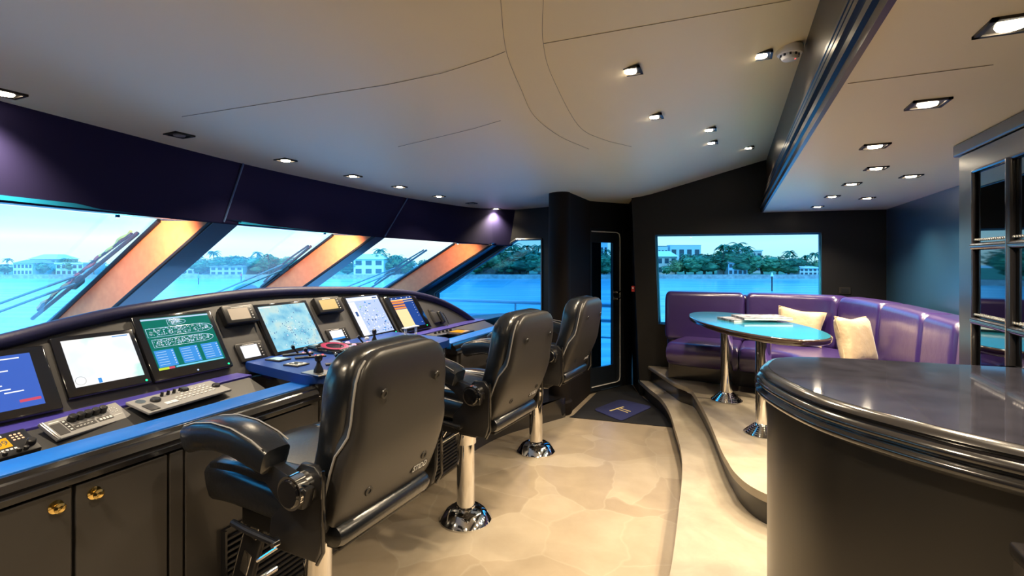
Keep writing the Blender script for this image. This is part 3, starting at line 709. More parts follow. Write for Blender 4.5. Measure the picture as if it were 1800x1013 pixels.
# intercom / joystick panel
t, M, w, dp = unit('marine_radio', 'grey radio panel with five black knobs, middle unit on the near desk', 'radio', zt(99, 778), zt(232, 735), atY(75, 747, zt(99, 778).y), .012, M_grey)
for i in range(5): obj('knob', B().lathe([(0, 0), (.017, 0), (.015, .022), (.010, .026), (0, .026)], M @ TR(w * (.33 + .1 * i), dp * .72, .012), 14), M_blk, t)
b = B(); b.box(w * .07, w * .19, dp * .15, dp * .75, .012, .0135, M); b.box(w * .28, w * .55, dp * .22, dp * .42, .012, .0135, M); b.box(w * .58, w * .78, dp * .22, dp * .42, .012, .0135, M); b.box(w * .21, w * .27, dp * .2, dp * .8, .012, .0135, M)
obj('inset_panels', b, M_greyd, t, smooth=False)
b = B()
for i in range(8):
    a = i * PI / 4; b.cyl((w * .87 + .014 * math.cos(a), dp * .62 + .014 * math.sin(a), .012), (w * .87 + .014 * math.cos(a), dp * .62 + .014 * math.sin(a), .0135), .0025, n=6, M=M)
for i in range(4): b.box(w * (.6 + .045 * i), w * (.63 + .045 * i), dp * .26, dp * .36, .0135, .015, M); b.box(w * .22, w * .245, dp * (.25 + .15 * i), dp * (.31 + .15 * i), .0135, .0145, M)
for i in range(5): b.box(w * (.3 + .045 * i), w * (.325 + .045 * i), dp * .3, dp * .33, .0135, .0145, M)
b.box(w * .08, w * .2, dp * .82, dp * .86, .012, .013, M); b.box(w * .8, w * .92, dp * .3, dp * .33, .012, .013, M)
obj('print', b, M_wdot, t, smooth=False, label='white lettering and key marks')
b = B(); b.box(w * .0, w * .02, dp * .02, dp * .98, .010, .016, M, bev=.003); b.box(w * .03, w * .045, dp * .02, dp * .98, .010, .016, M, bev=.003); obj('side_rail', b, M_steel, t)
# keyboard unit
KEY = lambda *a: obj('key', B().box(*a), M_wdot, t, smooth=False)
t, M, w, dp = unit('control_keyboard', 'grey control keyboard with knobs and rows of keys on the near desk beside the pod', 'keyboard', zt(262, 731, .918), zt(407, 688, .918), atY(226, 710, zt(262, 731, .918).y), .012, M_grey)
for u, v, r in ((.22, .62, .022), (.60, .80, .02), (.93, .5, .02)): obj('dial_knob', B().lathe([(0, 0), (r, 0), (r, .007), (r * .8, .012), (0, .012)], M @ TR(w * u, dp * v, .012), 18), M_blk, t)
for i in range(4): obj('knob', B().lathe([(0, 0), (.008, 0), (.006, .02), (0, .021)], M @ TR(w * (.33 + .07 * i), dp * .78, .012), 10), M_blk, t)
for i in range(9):
    for j in range(5):
        if .18 < .15 + j * .16 < .9 and not (i < 2 and j > 2): KEY(w * (.40 + .053 * i), w * (.428 + .053 * i), dp * (.12 + j * .15), dp * (.17 + j * .15), .012, .015, M)
KEY(w * .24, w * .30, dp * .18, dp * .34, .012, .015, M); KEY(w * .31, w * .37, dp * .18, dp * .34, .012, .015, M)
b = B(); b.box(w * .04, w * .14, dp * .08, dp * .5, .012, .016, M, bev=.003); obj('reader', b, M_greyd, t)
b = B(); b.lathe([(0, 0), (.02, 0), (.02, .002), (0, .002)], M @ TR(w * .10, dp * .78, .012), 18); obj('dial', b, M_steel, t)
# vhf radio
vf0, vf1 = atz(0, 812, .90), atz(74, 790, .90); vf2 = atY(46, 754, vf1.y)
t = thing('vhf_radio', 'black marine radio with amber lit display at the left edge of the desk', 'radio', tuple(vf0))
ex = (vf1 - vf0).normalized(); ez = ex.cross(vf2 - vf1).normalized(); ey = ez.cross(ex).normalized(); Mv = frame(vf1, -ex, ey, ez)  # x runs left from the right end
b = B(); b.box(0, .21, 0, .125, -.02, .012, Mv, bev=.006); obj('case', b, M_blk, t)
b = B(); b.box(.068, .175, .045, .095, .012, .0135, Mv); obj('display', b, S_amber, t, smooth=False, label='amber lit display reading 09')
b = B(); b.text('09', .036, Mv @ TR(.090, .068, .0142) @ Matrix.Scale(-1, 4, (1, 0, 0)), .0003); obj('digits', b, M_greyd, t, smooth=False, label='dark digits 09')
obj('knob', B().lathe([(0, 0), (.015, 0), (.014, .018), (.010, .021), (0, .021)], Mv @ TR(.022, .035, .012), 20), M_blk, t)
for x in (.045, .065, .105, .15): obj('knob', B().lathe([(0, 0), (.008, 0), (.007, .012), (0, .013)], Mv @ TR(x, .014, .012), 12), M_blk, t)
M_key = mat('keypad_orange', (.85, .5, .32), .5, emit=.25)
for i in range(3):
    for j in range(3): obj('key', B().ball(Mv @ TR(.026 + .0125 * i, .074 + .0135 * j, .012) @ Matrix.Diagonal((.0050, .0045, .0025, 1)), 1), M_key, t)
b = B(); b.box(.075, .17, .102, .112, .012, .0135, Mv)
for i in range(9): b.box(.062 + i * .012, .070 + i * .012, .028, .036, .012, .0132, Mv)
obj('print', b, M_wdot, t, smooth=False, label='white name strip')

# far tray units
t, M, w, dp = unit('marine_radio', 'small pale control panel with black knobs on the far desk', 'radio', atz(768, 592, .93), atz(812, 583, .93), atz(752, 588, .93), .01, M_steel)
for i in range(5): obj('knob', B().lathe([(0, 0), (.013, 0), (.011, .018), (0, .018)], M @ TR(w * (.2 + .15 * i), dp * .5, .01), 12), M_blk, t)
t, M, w, dp = unit('vhf_radio', 'small black radio with orange display on the far desk', 'radio', atz(808, 590, .93), atz(834, 583, .93), atz(800, 582, .93), .012, M_blk)
b = B(); b.box(w * .3, w * .85, dp * .15, dp * .85, .012, .014, M); obj('display', b, S_amber, t, smooth=False)

# ---------- controls on the pod top
ZT = 1.0
def pt(px, py, z=ZT): return atz(px, py, z)
def joystick(label, px, py, s=1.0):
    p = pt(px, py); t = thing('joystick', label, 'joystick', tuple(p)); a = -.15
    M = TR(p.x, p.y, ZT) @ RZ(a)
    b = B(); b.box(-.075 * s, .075 * s, -.055 * s, .055 * s, 0, .006, M, bev=.002); obj('base_plate', b, M_steel, t, smooth=False)
    b = B(); b.lathe([(0, .006), (.026 * s, .006), (.024 * s, .02), (.012 * s, .045), (.010 * s, .06), (.018 * s, .068), (.021 * s, .082), (.018 * s, .094), (.008 * s, .10), (0, .10)], M, 18); obj('stick', b, M_blk, t)
joystick('black joystick on a square steel plate, near edge of the pod', 560, 656)
joystick('smaller black joystick toward the far end of the pod', 658, 603, .8)
def plate(name, label, px, py, sx, sy, m, m2, rz=0., h=.008):
    p = pt(px, py); t = thing(name, label, 'control panel', tuple(p)); M = TR(p.x, p.y, ZT) @ RZ(rz)
    b = B(); b.box(-sx, sx, -sy, sy, 0, h, M, bev=.002); obj('bezel', b, m, t, smooth=False)
    b = B(); b.box(-sx * .8, sx * .8, -sy * .8, sy * .8, h, h + .002, M); obj('face', b, m2, t, smooth=False); return t, M
M_pale = mat('pale_blue_plate', (.35, .55, .68), .3)
plate('touch_pad', 'flat pale blue pad nearest the chart monitor on the pod', 489, 633, .06, .045, M_greyd, M_pale)
t, M = plate('switch_panel', 'square white-faced switch panel beside the near joystick', 521, 642, .055, .045, M_greyd, M_white)
for i in range(3):
    for j in range(3):
        if (i + j) % 2 == 0 or i == 1: obj('key', B().box(-.03 + i * .022, -.014 + i * .022, -.026 + j * .018, -.014 + j * .018, .010, .013, M), M_blk, t, smooth=False)
def lever(label, px, py, rz, col):
    p = pt(px, py); t = thing('throttle_lever', label, 'lever', tuple(p)); M = TR(p.x, p.y, ZT) @ RZ(rz)
    b = B(); b.box(-.09, .09, -.02, .02, 0, .01, M, bev=.003); obj('base_plate', b, M_greyd, t, smooth=False)
    b = B(); b.tube([(.0, 0, .01), (-.02, 0, .035), (-.03, 0, .05)], .006, M=M); b.cyl((-.03, -.022, .052), (-.03, .022, .052), .011, M=M); obj('handle', b, M_blk, t)
    for k in range(3): obj('button', B().cyl((.03 + k * .02, 0, .01), (.03 + k * .02, 0, .015), .007, n=10, M=M), col, t)
lever('control head with white and pink buttons left of the compass screen', 524, 624, .9, M_pinkled)
lever('black throttle head behind the near joystick', 546, 629, .9, M_redled)
lever('throttle head on the near right of the pod beside the chair', 601, 640, .9, M_white)
lever('low control head beside the far joystick', 638, 605, .9, M_pinkled)
# compass instrument
p = pt(588, 616); t = thing('compass_display', 'dark flat instrument with red ringed round dial on the pod', 'instrument', tuple(p)); M = TR(p.x, p.y, ZT) @ RZ(0) @ RY(math.radians(8))
b = B(); b.box(-.12, .12, -.12, .12, 0, .03, M, bev=.006); obj('case', b, M_blkg, t)
b = B(); b.lathe([(.074, .0305), (.090, .0305), (.090, .032), (.074, .032), (.074, .0305)], M, 36); obj('dial_ring', b, S_redp, t)
b = B(); b.lathe([(0, .0305), (.058, .0305), (.058, .0315), (0, .0315)], M, 36); obj('dial_face', b, screenmat('dial_grey', (.07, .05, .07), .5), t)
for k, (px, py, m) in enumerate(((529, 612, M_pinkled), (548, 608, M_pinkled), (611, 605, M_pinkled), (622, 609, M_pinkled), (645, 597, M_white))):
    p = pt(px, py); b = B(); b.cyl((p.x, p.y, ZT), (p.x, p.y, ZT + .012), .017, n=16); b.cyl((p.x, p.y, ZT + .012), (p.x, p.y, ZT + .018), .012, n=16)
    tag(recenter(obj('push_button', b, m)), 'lit %s push button, %s' % ('white' if m is M_white else 'pink', ['below the left side of the cyan chart monitor', 'below the middle of the cyan chart monitor', 'behind the compass screen', 'at the right of the compass screen', 'nearest the far joystick'][k]), 'button')
p = pt(634, 626, .99); b = B(); b.box(-.10, .10, -.09, .09, 0, .04, TR(p.x, p.y, ZT) @ RZ(.12), bev=.006)
tag(recenter(obj('control_box', b, M_blkg)), 'low black box on the pod just behind the compass screen', 'box')
# bracket of white perforated uprights
pb = atz(722, 600, 1.0); t = thing('perforated_stand', 'white perforated two-legged stand in front of the orange screen', 'stand', (pb.x, pb.y, ZT - .02))
for s in (-1, 1):
    b = B(); y = .065 * s
    for z in range(4): b.box(pb.x - .003, pb.x + .003, pb.y + y - .012, pb.y + y - .006, ZT - .02, ZT + .1) if z == 0 else None
    b.box(pb.x - .003, pb.x + .003, pb.y + y + .006, pb.y + y + .012, ZT - .02, ZT + .1)
    for k in range(5): z = ZT - .02 + k * .029; b.box(pb.x - .003, pb.x + .003, pb.y + y - .007, pb.y + y + .007, z, z + .008)
    obj('upright', b, M_white, t, smooth=False)
b = B(); b.box(pb.x - .02, pb.x + .02, pb.y - .085, pb.y + .085, ZT + .1, ZT + .108, bev=.002); obj('cross_plate', b, M_white, t, smooth=False)
# wall phone on the pod front
t = thing('wall_handset', 'black handset with coiled cord hung on the pod side below the near joystick', 'handset', (-1.955, 2.12, .6))
b = B(); b.lathe([(0, 0), (.042, 0), (.045, .012), (.03, .03), (0, .032)], frame((-1.962, 2.10, .85), (0, 1, 0), (0, 0, 1), (1, 0, 0)), 22); obj('cradle', b, M_blk, t)
b = B(); b.tube([(-1.925, 2.10, .90), (-1.92, 2.10, .85), (-1.925, 2.09, .79)], [.017, .012, .018], n=12); obj('handset_body', b, M_greyd, t)
b = B(); P = []
for i in range(90): a = i * 1.1; z = .78 - .0035 * i; P.append((-1.94 + .008 * math.cos(a), 2.105 + .02 * math.sin(i / 90 * PI) + .008 * math.sin(a), z))
b.tube(P, .0022, n=5); obj('cord', b, M_blk, t)

# ================================================================== HELM CHAIRS  (local: +x forward, +y near side)
def sup(hw, hh, n=20, p=.5):
    """superellipse ring in 2D"""
    out = []
    for i in range(n):
        a = 2 * PI * i / n; c, s = math.cos(a), math.sin(a)
        out.append((hw * math.copysign(abs(c) ** p, c), hh * math.copysign(abs(s) ** p, s)))
    return out
def slab(path, widths, thick, cap=.5, p=.45, n=28, ycen=0.):
    """padded slab: rings across y along a path in the x-z plane"""
    rings = []; m = len(path)
    for i, (x, z) in enumerate(path):
        a, c = Vector(path[max(i - 1, 0)]), Vector(path[min(i + 1, m - 1)]); t = (c - a).normalized(); nx, nz = t.y, -t.x
        rings.append([(x + nx * v, u + ycen, z + nz * v) for u, v in sup(widths[i], thick[i] / 2, n, p)])
    return rings
def chair(name_label, X, Y, yaw, recline=0., seatlabel=None):
    t = thing('helm_chair', name_label, 'chair', (X, Y, 0), PI + yaw, 'helm chairs')
    L = lambda n, b, m, pr=None, **k: obj(n, b, m, pr or t, local=True, **k)
    ped = L('pedestal', B().lathe([(0, .05), (.056, .05), (.054, .49), (0, .49)], None, 36), M_chrome)
    pr = [(0, 0), (.158, 0), (.160, .008), (.118, .062), (.085, .078), (.06, .082), (.058, .09), (0, .09)]
    rings = [[(r * math.cos(2 * PI * (i + .5) / 8) * 1.04, r * math.sin(2 * PI * (i + .5) / 8) * 1.04, z) for i in range(8)] for r, z in pr]
    rings = [[tuple(Vector(r[i]).lerp(Vector(r[(i + 1) % 8]), k / 3)) for i in range(8) for k in range(3)] for r in rings]
    L('pedestal_base', B().lathe(pr, None, 40), M_chrome, label='chrome domed floor flange')
    L('collar', B().lathe([(0, .475), (.064, .475), (.066, .48), (.066, .545), (.060, .552), (0, .552)], None, 32), M_chrome)
    L('swivel_top', B().cyl((0, 0, .55), (0, 0, .60), .05, n=20), M_blk)
    b = B(); b.tube([(.03, .05, .56), (.05, .12, .585), (.02, .17, .60)], .006); b.tube([(.05, .12, .585), (.07, .14, .54)], .006); L('height_lever', b, M_chrome)
    L('carriage', B().box(-.20, .20, -.19, .19, .59, .665, bev=.012).box(-.24, .26, -.17, -.13, .64, .70, bev=.006).box(-.24, .26, .13, .17, .64, .70, bev=.006), M_blk)
    # seat cushion
    P = [(-.33, .76), (-.31, .76), (-.2, .765), (-.05, .775), (.10, .782), (.20, .778), (.28, .762), (.325, .735), (.335, .715)]
    Wd = [.22, .27, .285, .29, .29, .285, .275, .24, .18]; Tk = [.07, .13, .15, .16, .165, .17, .17, .13, .05]
    b = B(); b.loft(slab(P, Wd, Tk)); seat = L('seat', b, M_leather)
    for s in (-1, 1):
        b = B(); b.loft(slab([(-.30, .83), (-.28, .84), (-.1, .845), (.08, .845), (.20, .838), (.27, .82), (.30, .80)], [.03, .045, .05, .05, .05, .04, .02], [.03, .06, .065, .065, .06, .05, .02], ycen=s * .225, n=16)); L('bolster', b, M_leather, seat)
        b = B(); b.tube([(-.28, s * .17, .848), (.0, s * .17, .862), (.18, s * .17, .862), (.27, s * .17, .838)], .003, n=5); L('stitched_seam', b, M_pipe, seat)
    # back, leaning aft towards the top
    rc = recline
    def bx(z): return -.335 - (z - .72) * (.24 + rc) - .035 * math.sin((z - .72) / .60 * PI)
    zs = [.74, .75, .775, .83, .9, .98, 1.06, 1.14, 1.20, 1.25, 1.285, 1.305, 1.315]
    Wd = [.20, .235, .25, .255, .26, .265, .268, .268, .262, .245, .215, .17, .09]; Tk = [.05, .10, .13, .14, .14, .13, .13, .135, .14, .13, .10, .07, .02]
    b = B(); b.loft(slab([(bx(z) + .10, z) for z in zs], Wd, Tk, p=.4)); back = L('back_cushion', b, M_leather)
    zs2 = [.735, .742, .77, .84, .92, .98, 1.01, 1.04, 1.08, 1.15, 1.21, 1.25, 1.275, 1.295, 1.303]
    W2 = [.235, .250, .264, .270, .272, .270, .264, .254, .248, .246, .238, .222, .198, .160, .11]; T2 = [.05, .075, .085, .09, .095, .095, .092, .085, .08, .08, .075, .07, .06, .04, .015]
    b = B(); b.loft(slab([(bx(z) + .030, z) for z in zs2], W2, T2, p=.36, n=36)); shell = L('back_shell', b, M_shell, label='grey vinyl rear shell')
    for s in (-1, 1):
        b = B(); b.tube([(bx(z) + (.052 if z < .97 else .052 - .030 * min(1, (z - .97) / .06)), s * (w + .0035), z) for z, w in [(q[0], q[1]) for q in zip(zs2, W2)][1:-2]], .0042, n=6); L('piping', b, M_pipe, shell)
    pan = shell
    for y, z in ((-.15, 1.16), (.15, 1.16), (-.16, .84), (.14, .82)):
        b = B(); Mq = frame((bx(z) - .0175, y, z), (0, 1, 0), (-.24 - rc, 0, 1), (-1, 0, -.24 - rc)); b.lathe([(0, .001), (.008, .002), (.008, .004), (.016, .004), (.018, .0), (0, 0)], Mq, 18); L('bolt_cap', b, M_blk, pan)
    Mq = frame((bx(.79) - .0195, -.150, .795), (0, -1, 0), (-.24 - rc, 0, 1), (-1, 0, -.24 - rc))
    b = B(); b.prism([(x + y * .25, y) for x, y in rrect(-.045, .045, -.018, .018, .008)], 0, .0015, Mq); L('badge', b, M_blk, pan)
    b = B(); b.text('STIDD', .031, Mq @ TR(0, 0, .002), .0004, shear=.35); L('badge_lettering', b, M_wdot, pan, smooth=False, label='white slanted letters STIDD')
    # roll under the back
    b = B(); b.loft([[(-.325 + r * math.cos(a), y, .70 + r * .85 * math.sin(a)) for a in [2 * PI * k / 20 for k in range(20)]] for y, r in ((-.245, .02), (-.24, .042), (-.22, .05), (.22, .05), (.24, .042), (.245, .02))]); L('rear_roll', b, M_leather)
    b = B(); b.box(-.34, -.28, -.22, .22, .643, .658, bev=.004); L('rear_rail', b, M_blk)
    for s in (-1, 1):
        arm = [(-.20, .965), (-.19, .965), (-.14, .985), (-.04, 1.008), (.06, 1.012), (.15, .998), (.21, .978), (.235, .968), (.238, .966)]
        b = B(); b.loft(slab(arm, [.03, .05, .056, .058, .058, .058, .055, .045, .03], [.03, .085, .10, .10, .10, .10, .10, .08, .05], p=.45, n=20, ycen=s * .345)); ar = L('armrest', b, M_leather)
        for q in (-1, 1):
            b = B(); b.tube([(x, s * .345 + q * .049, z + .048) for x, z in arm[1:-2]], .0025, n=5); L('stitched_seam', b, M_pipe, ar)
        b = B(); y0, y1 = sorted((s * .325, s * .362))
        Mp = frame((0, y0, 0), (1, 0, 0), (0, 0, 1), (0, -1, 0))
        b.prism([(-.33, .84), (-.235, .835), (-.16, .90), (-.04, .955), (.02, .965), (-.10, .98), (-.19, .955), (-.28, .93), (-.345, .90)], -(y1 - y0), 0, Mp, bev=.004); L('arm_bracket', b, M_blk, ang=50)
        hb_ = L('pivot_hub', B().cyl((-.285, s * .315, .885), (-.285, s * .372, .885), .052, n=36), M_chrome, label='chrome armrest pivot')
        L('hub_cap', B().lathe([(0, 0), (.042, 0), (.044, .003), (.040, .008), (.0, .010)], frame((-.285, s * .372, .885), (1, 0, 0), (0, 0, 1), (0, s, 0)), 28), M_blkg, hb_)
        b = B(); b.prism([(-.335, .655), (-.355, .72), (-.36, .92), (-.33, .955), (-.27, .955), (-.235, .92), (-.20, .82), (-.13, .75), (-.12, .68), (-.16, .655)], -(.022), 0, frame((0, s * .305 - .011, 0), (1, 0, 0), (0, 0, 1), (0, -1, 0)), bev=.004); L('side_plate', b, M_blk, ang=50)
        b = B(); b.tube([(-.37, s * .318, .95), (-.372, s * .318, .70), (-.345, s * .318, .655)], .006); L('edge_trim', b, M_blkg)
    b = B(); b.tube([(-.18, .335, .70), (-.20, .35, .70), (-.08, .36, .715), (-.0, .36, .725)], .011, n=10); L('recline_lever', b, M_blk)
    b = B(); b.cyl((-.20, .34, .70), (-.20, .365, .70), .009, n=12); L('lever_bolt', b, M_chrome)
    b = B(); b.tube([(-.12, .20, .63), (-.10, .26, .62), (-.04, .30, .575)], .0055); L('slide_lever', b, M_chrome)
    # footrest ladder
    fr = L('footrest_frame', B().box(-.055, .055, -.012, .012, 0, .46, (FM := TR(.20, .08, .665) @ RY(PI - .35)), bev=.01), M_blk, ang=50)
    for z in (.10, .27):
        b = B(); b.box(-.03, .03, -.014, .014, z, z + .11, FM, bev=.012, seg=3); L('slot_plate', b, M_chrome, fr)
    b = B(); b.tube([FM @ Vector((-.06, 0, .02)), FM @ Vector((-.06, 0, .46)), FM @ Vector((-.05, 0, .48))], .006); L('chrome_edge', b, M_chrome, fr)
    b = B(); b.cyl(FM @ Vector((0, -.17, .47)), FM @ Vector((0, .17, .47)), .014); L('foot_bar', b, M_chrome, fr)
    return t
chair('black leather helm chair nearest the camera, in front of the desk end', -1.51, 1.50, -math.radians(2.5), -.04)
chair('black leather helm chair in the middle of the row of three', -1.51, 2.70, -math.radians(5), .04)
chair('black leather helm chair farthest away, in front of the dark column', -1.51, 3.90, -math.radians(4), .06)

# cream connector and cables on the floor by the console
p = atz(903, 731, .03); t = thing('junction_box', 'small cream junction box hanging by the console toe beyond the middle chair', 'junction box', (p.x, p.y, 0))
b = B(); b.box(p.x - .03, p.x + .03, p.y - .035, p.y + .035, 0, .055, bev=.006); obj('case', b, mat('cream_plastic', (.62, .58, .42), .5), t)
b = B(); b.tube([(p.x, p.y - .02, .05), (p.x - .02, p.y - .02, .12), (p.x - .03, p.y - .03, .20)], .005); b.tube([(p.x, p.y + .03, .05), (p.x - .03, p.y + .12, .06), (p.x - .06, p.y + .30, .10)], .006); obj('cable', b, M_white, t)

# ================================================================== COUNTER
ZC = 1.22
CT = C2([(.105, 2.14), (.083, 2.00), (.115, 1.82), (.215, 1.60), (.37, 1.44), (.53, 1.33), (.74, 1.23), (.96, 1.16)], 8)
CT += [(.96, 1.16), (.96, 2.37)] + C2([(.93, 2.372), (.43, 2.325), (.27, 2.295), (.18, 2.25), (.130, 2.20), (.105, 2.14)], 6)
CTu = []
for q in CT:
    if not CTu or (Vector(q) - Vector(CTu[-1])).length > 1e-4: CTu.append(q)
if (Vector(CTu[0]) - Vector(CTu[-1])).length < 1e-4: CTu.pop()
def inset(poly, d):
    out = []; n = len(poly)
    ar = sum(poly[i][0] * poly[(i + 1) % n][1] - poly[(i + 1) % n][0] * poly[i][1] for i in range(n)); sg = 1 if ar > 0 else -1
    for i, p in enumerate(poly):
        t = (Vector(poly[(i + 1) % n]) - Vector(poly[i - 1])).normalized(); out.append((p[0] - sg * t.y * d, p[1] + sg * t.x * d))
    return out
ctr = thing('bar_counter', 'big curved black bar counter with glossy dark stone top in the right foreground', 'counter', (.6, 1.8, .18))
b = B(); b.prism(inset(CTu, .035), ZC - .02, ZC + .0005); obj('stone_top', b, M_counter, ctr, smooth=False, label='glossy dark veined top')
b = B(); prf = [(.034, .0), (.022, -.002), (.012, -.008), (.006, -.016), (.010, -.022), (.014, -.026), (.004, -.030), (-.006, -.038), (-.008, -.046), (-.002, -.054), (.006, -.058), (.004, -.063), (-.006, -.068), (-.010, -.076), (-.006, -.086), (.008, -.092), (.020, -.100), (.03, -.104)]
R_ = [[(x, y, ZC + dz) for x, y in inset(CTu, d)] for d, dz in prf]
b.loft(R_, caps=False); obj('moulded_edge', b, M_mould, ctr, ang=60)
b = B(); b.prism(inset(CTu, .03), .19, ZC - .10); obj('body', b, M_body, ctr, ang=60)
# cabinet with its own moulded edge at the bottom right
pk = at(1771, 948, .93)
lc = thing('side_counter', 'corner of a lower black cabinet with moulded top at the bottom right edge', 'cabinet', (pk.x + .2, pk.y - .16, 0))
dx = Vector((CA * .94 - SA * .10, SA * .94 + CA * .10, 0)).normalized()
Mk = frame((pk.x, pk.y, 0), (1, 0, 0), (0, 1, 0), (0, 0, 1))
b = B(); b.box(.006, .35, -.40, -.006, .0, pk.z - .03, Mk); obj('body', b, M_body, lc, smooth=False)
b = B(); b.box(0, .36, -.41, 0, pk.z - .03, pk.z, Mk, bev=.008, seg=3); obj('top', b, M_mould, lc)

# ================================================================== GLASS-DOORED CABINET
XC = .945
cb = thing('display_cabinet', 'tall black cabinet with small-paned mirror glass doors at the right edge', 'cabinet', (XC + .3, 2.3, .18))
b = B(); b.box(XC + .03, 1.60, 1.50, 2.92, .18, 2.128); obj('carcass', b, M_body, cb, smooth=False)
b = B(); b.box(XC - .012, XC + .03, 1.50, 2.94, 2.075, 2.128, bev=.006); obj('cornice', b, M_wallg, cb, smooth=False)
for y0, y1 in ((1.60, 2.905),):
    b = B(); zr = [1.0, 1.34, 1.66, 1.985]
    b.box(XC, XC + .03, 2.775, y1, .3, 2.07); b.box(XC, XC + .03, y0, 2.775, 1.985, 2.07)
    d = obj('cabinet_door', b, M_wallg, cb, smooth=False)
    b = B()
    for z in (1.34, 1.66): b.cyl((XC + .008, y0, z), (XC + .008, 2.775, z), .016, n=12)
    for y in (2.46, 2.12, 1.78): b.cyl((XC + .008, y, .4), (XC + .008, y, 1.985), .017, n=12)
    b.cyl((XC + .008, 2.775, .4), (XC + .008, 2.775, 1.985), .010, n=10); b.cyl((XC + .008, y0, 1.985), (XC + .008, 2.775, 1.985), .010, n=10)
    obj('muntins', b, M_mould, d)
    for ya, yb in ((2.477, 2.765), (2.137, 2.443), (1.797, 2.103)):
        for za, zb in ((.98, 1.324), (1.356, 1.644), (1.676, 1.975)):
            b = B(); b.box(XC + .014, XC + .018, ya, yb, za, zb); obj('mirror_pane', b, M_mirror, d, smooth=False)
            b = B(); nb = 16
            for i in range(nb): b.ball(TR(XC + .006, ya + .01 + (yb - ya - .02) * i / (nb - 1), za + .012) @ Matrix.Diagonal((.006, .0075, .006, 1)), 1)
            obj('beading', b, M_steel, d, label='fine metal beading')

# ================================================================== TABLE
ZTb = 1.10
Tc = Vector((.115, 4.42)); ta = math.radians(113.5); la, lb = .87, .36
tb = thing('dining_table', 'long oval glossy teal table on two chrome columns in front of the sofa', 'table', (Tc.x, Tc.y, .36))
def oval(d, n=64):
    out = []
    for i in range(n):
        a = 2 * PI * i / n; u, v = (la - d) * math.copysign(abs(math.cos(a)) ** .92, math.cos(a)), (lb - d) * math.copysign(abs(math.sin(a)) ** .92, math.sin(a))
        out.append((Tc.x + u * math.cos(ta) - v * math.sin(ta), Tc.y + u * math.sin(ta) + v * math.cos(ta)))
    return out
b = B(); b.prism(oval(.012), ZTb - .006, ZTb + .001); obj('tabletop', b, M_tabletop, tb, smooth=False, label='glossy teal top')
b = B(); b.loft([[(x, y, ZTb + dz) for x, y in oval(d)] for d, dz in ((.012, 0), (.004, -.002), (0, -.008), (.001, -.018), (.006, -.024), (.004, -.030), (.012, -.040), (.03, -.048), (.10, -.05))]); obj('table_edge', b, M_tabledge, tb, ang=60, label='dark polished wooden edge')
for k, (x, y) in enumerate(((-.05, 4.80), (.20, 3.98))):
    t_ = obj('table_leg', B().cyl((x, y, .38), (x, y, ZTb - .05), .052, n=36), M_chrome, tb)
    pr = [(0, .36), (.128, .36), (.130, .368)]
    r = .122
    for i in range(6): pr += [(r, .370 + i * .011), (r - .004, .380 + i * .011)]; r -= .0125
    pr += [(.052, .44), (0, .44)]
    obj('leg_flange', B().lathe(pr, TR(x, y, 0), 40), M_chrome, t_, label='ribbed chrome floor flange')
# magazines
M_cover = mat('magazine_cover', (.17, .17, .20), .7, nscale=30, namt=.98)
M_page = mat('paper_pages', (.78, .74, .68), .7)
for k, (px, py, rz, z, lab) in enumerate(((1322, 563, .15, ZTb + .002, 'open-cornered magazine underneath, its left end showing'), (1338, 564, -.05, ZTb + .020, 'magazine with grey picture cover lying on top of the other'))):
    p = atz(px, py, ZTb); t = thing('magazine', lab, 'magazine', (p.x, p.y, z)); M = TR(p.x, p.y, z) @ RZ(ANG + rz)
    sx, sy = (.19, .135) if k else (.19, .12)
    if not k: M = M @ TR(-.05, .0, 0)
    b = B(); b.box(-sx, sx, -sy, sy, 0, .015, M); obj('pages', b, M_page, t, smooth=False)
    b = B(); b.box(-sx - .002, sx + .002, -sy - .002, sy + .002, .015, .0175, M); b.box(-sx - .003, -sx, -sy, sy, 0, .016, M); obj('cover', b, M_cover, t, smooth=False)

# ================================================================== SOFA
sf = thing('curved_sofa', 'long curved purple leather sofa along the window and aft wall', 'sofa', (.4, 5.4, .36))
def wrap(path, prof, name, m, lab=None, pr=None):
    """sweep a cross-section (d outwards to the wall, z) along a plan path; ends pinched to round them"""
    P = [Vector((p[0], p[1], 0)) for p in path]; rings = []; n = len(P); Ls = [0]
    for a, c in zip(P, P[1:]): Ls.append(Ls[-1] + (c - a).length)
    cd = sum(q[0] for q in prof) / len(prof); cz = sum(q[1] for q in prof) / len(prof)
    for i, p in enumerate(P):
        t = (P[min(i + 1, n - 1)] - P[max(i - 1, 0)]).normalized(); o = Vector((-t.y, t.x, 0))
        e = min(Ls[i], Ls[-1] - Ls[i]); k = 1 if e >= .05 else (.72 + .28 * math.sqrt(max(0, 1 - (1 - e / .05) ** 2)))
        rings.append([p + o * (cd + (q[0] - cd) * k) + Vector((0, 0, cz + (q[1] - cz) * k)) for q in prof])
    b = B(); b.loft(rings); return obj(name, b, m, pr or sf, ang=60, label=lab)
def dense(pts, step=.025):
    P = catmull([(p[0], p[1], 0) for p in pts], 12); out = [P[0]]; acc = 0
    for a, c in zip(P, P[1:]):
        L_ = (c - a).length; k = max(1, int(L_ / step))
        for i in range(k): out.append(a.lerp(c, (i + 1) / k))
    # refine the ends
    return out
def rr(d0, d1, z0, z1, r, lean=0., n=6, bul=.0):
    out = []
    for cx, cz, a0 in ((d1 - r, z1 - r, 0), (d0 + r, z1 - r, PI / 2), (d0 + r, z0 + r, PI), (d1 - r, z0 + r, 1.5 * PI)):
        for k in range(n + 1): a = a0 + PI / 2 * k / n; z = cz + r * math.sin(a); out.append((cx + r * math.cos(a) + lean * (z - z0), z))
    return out
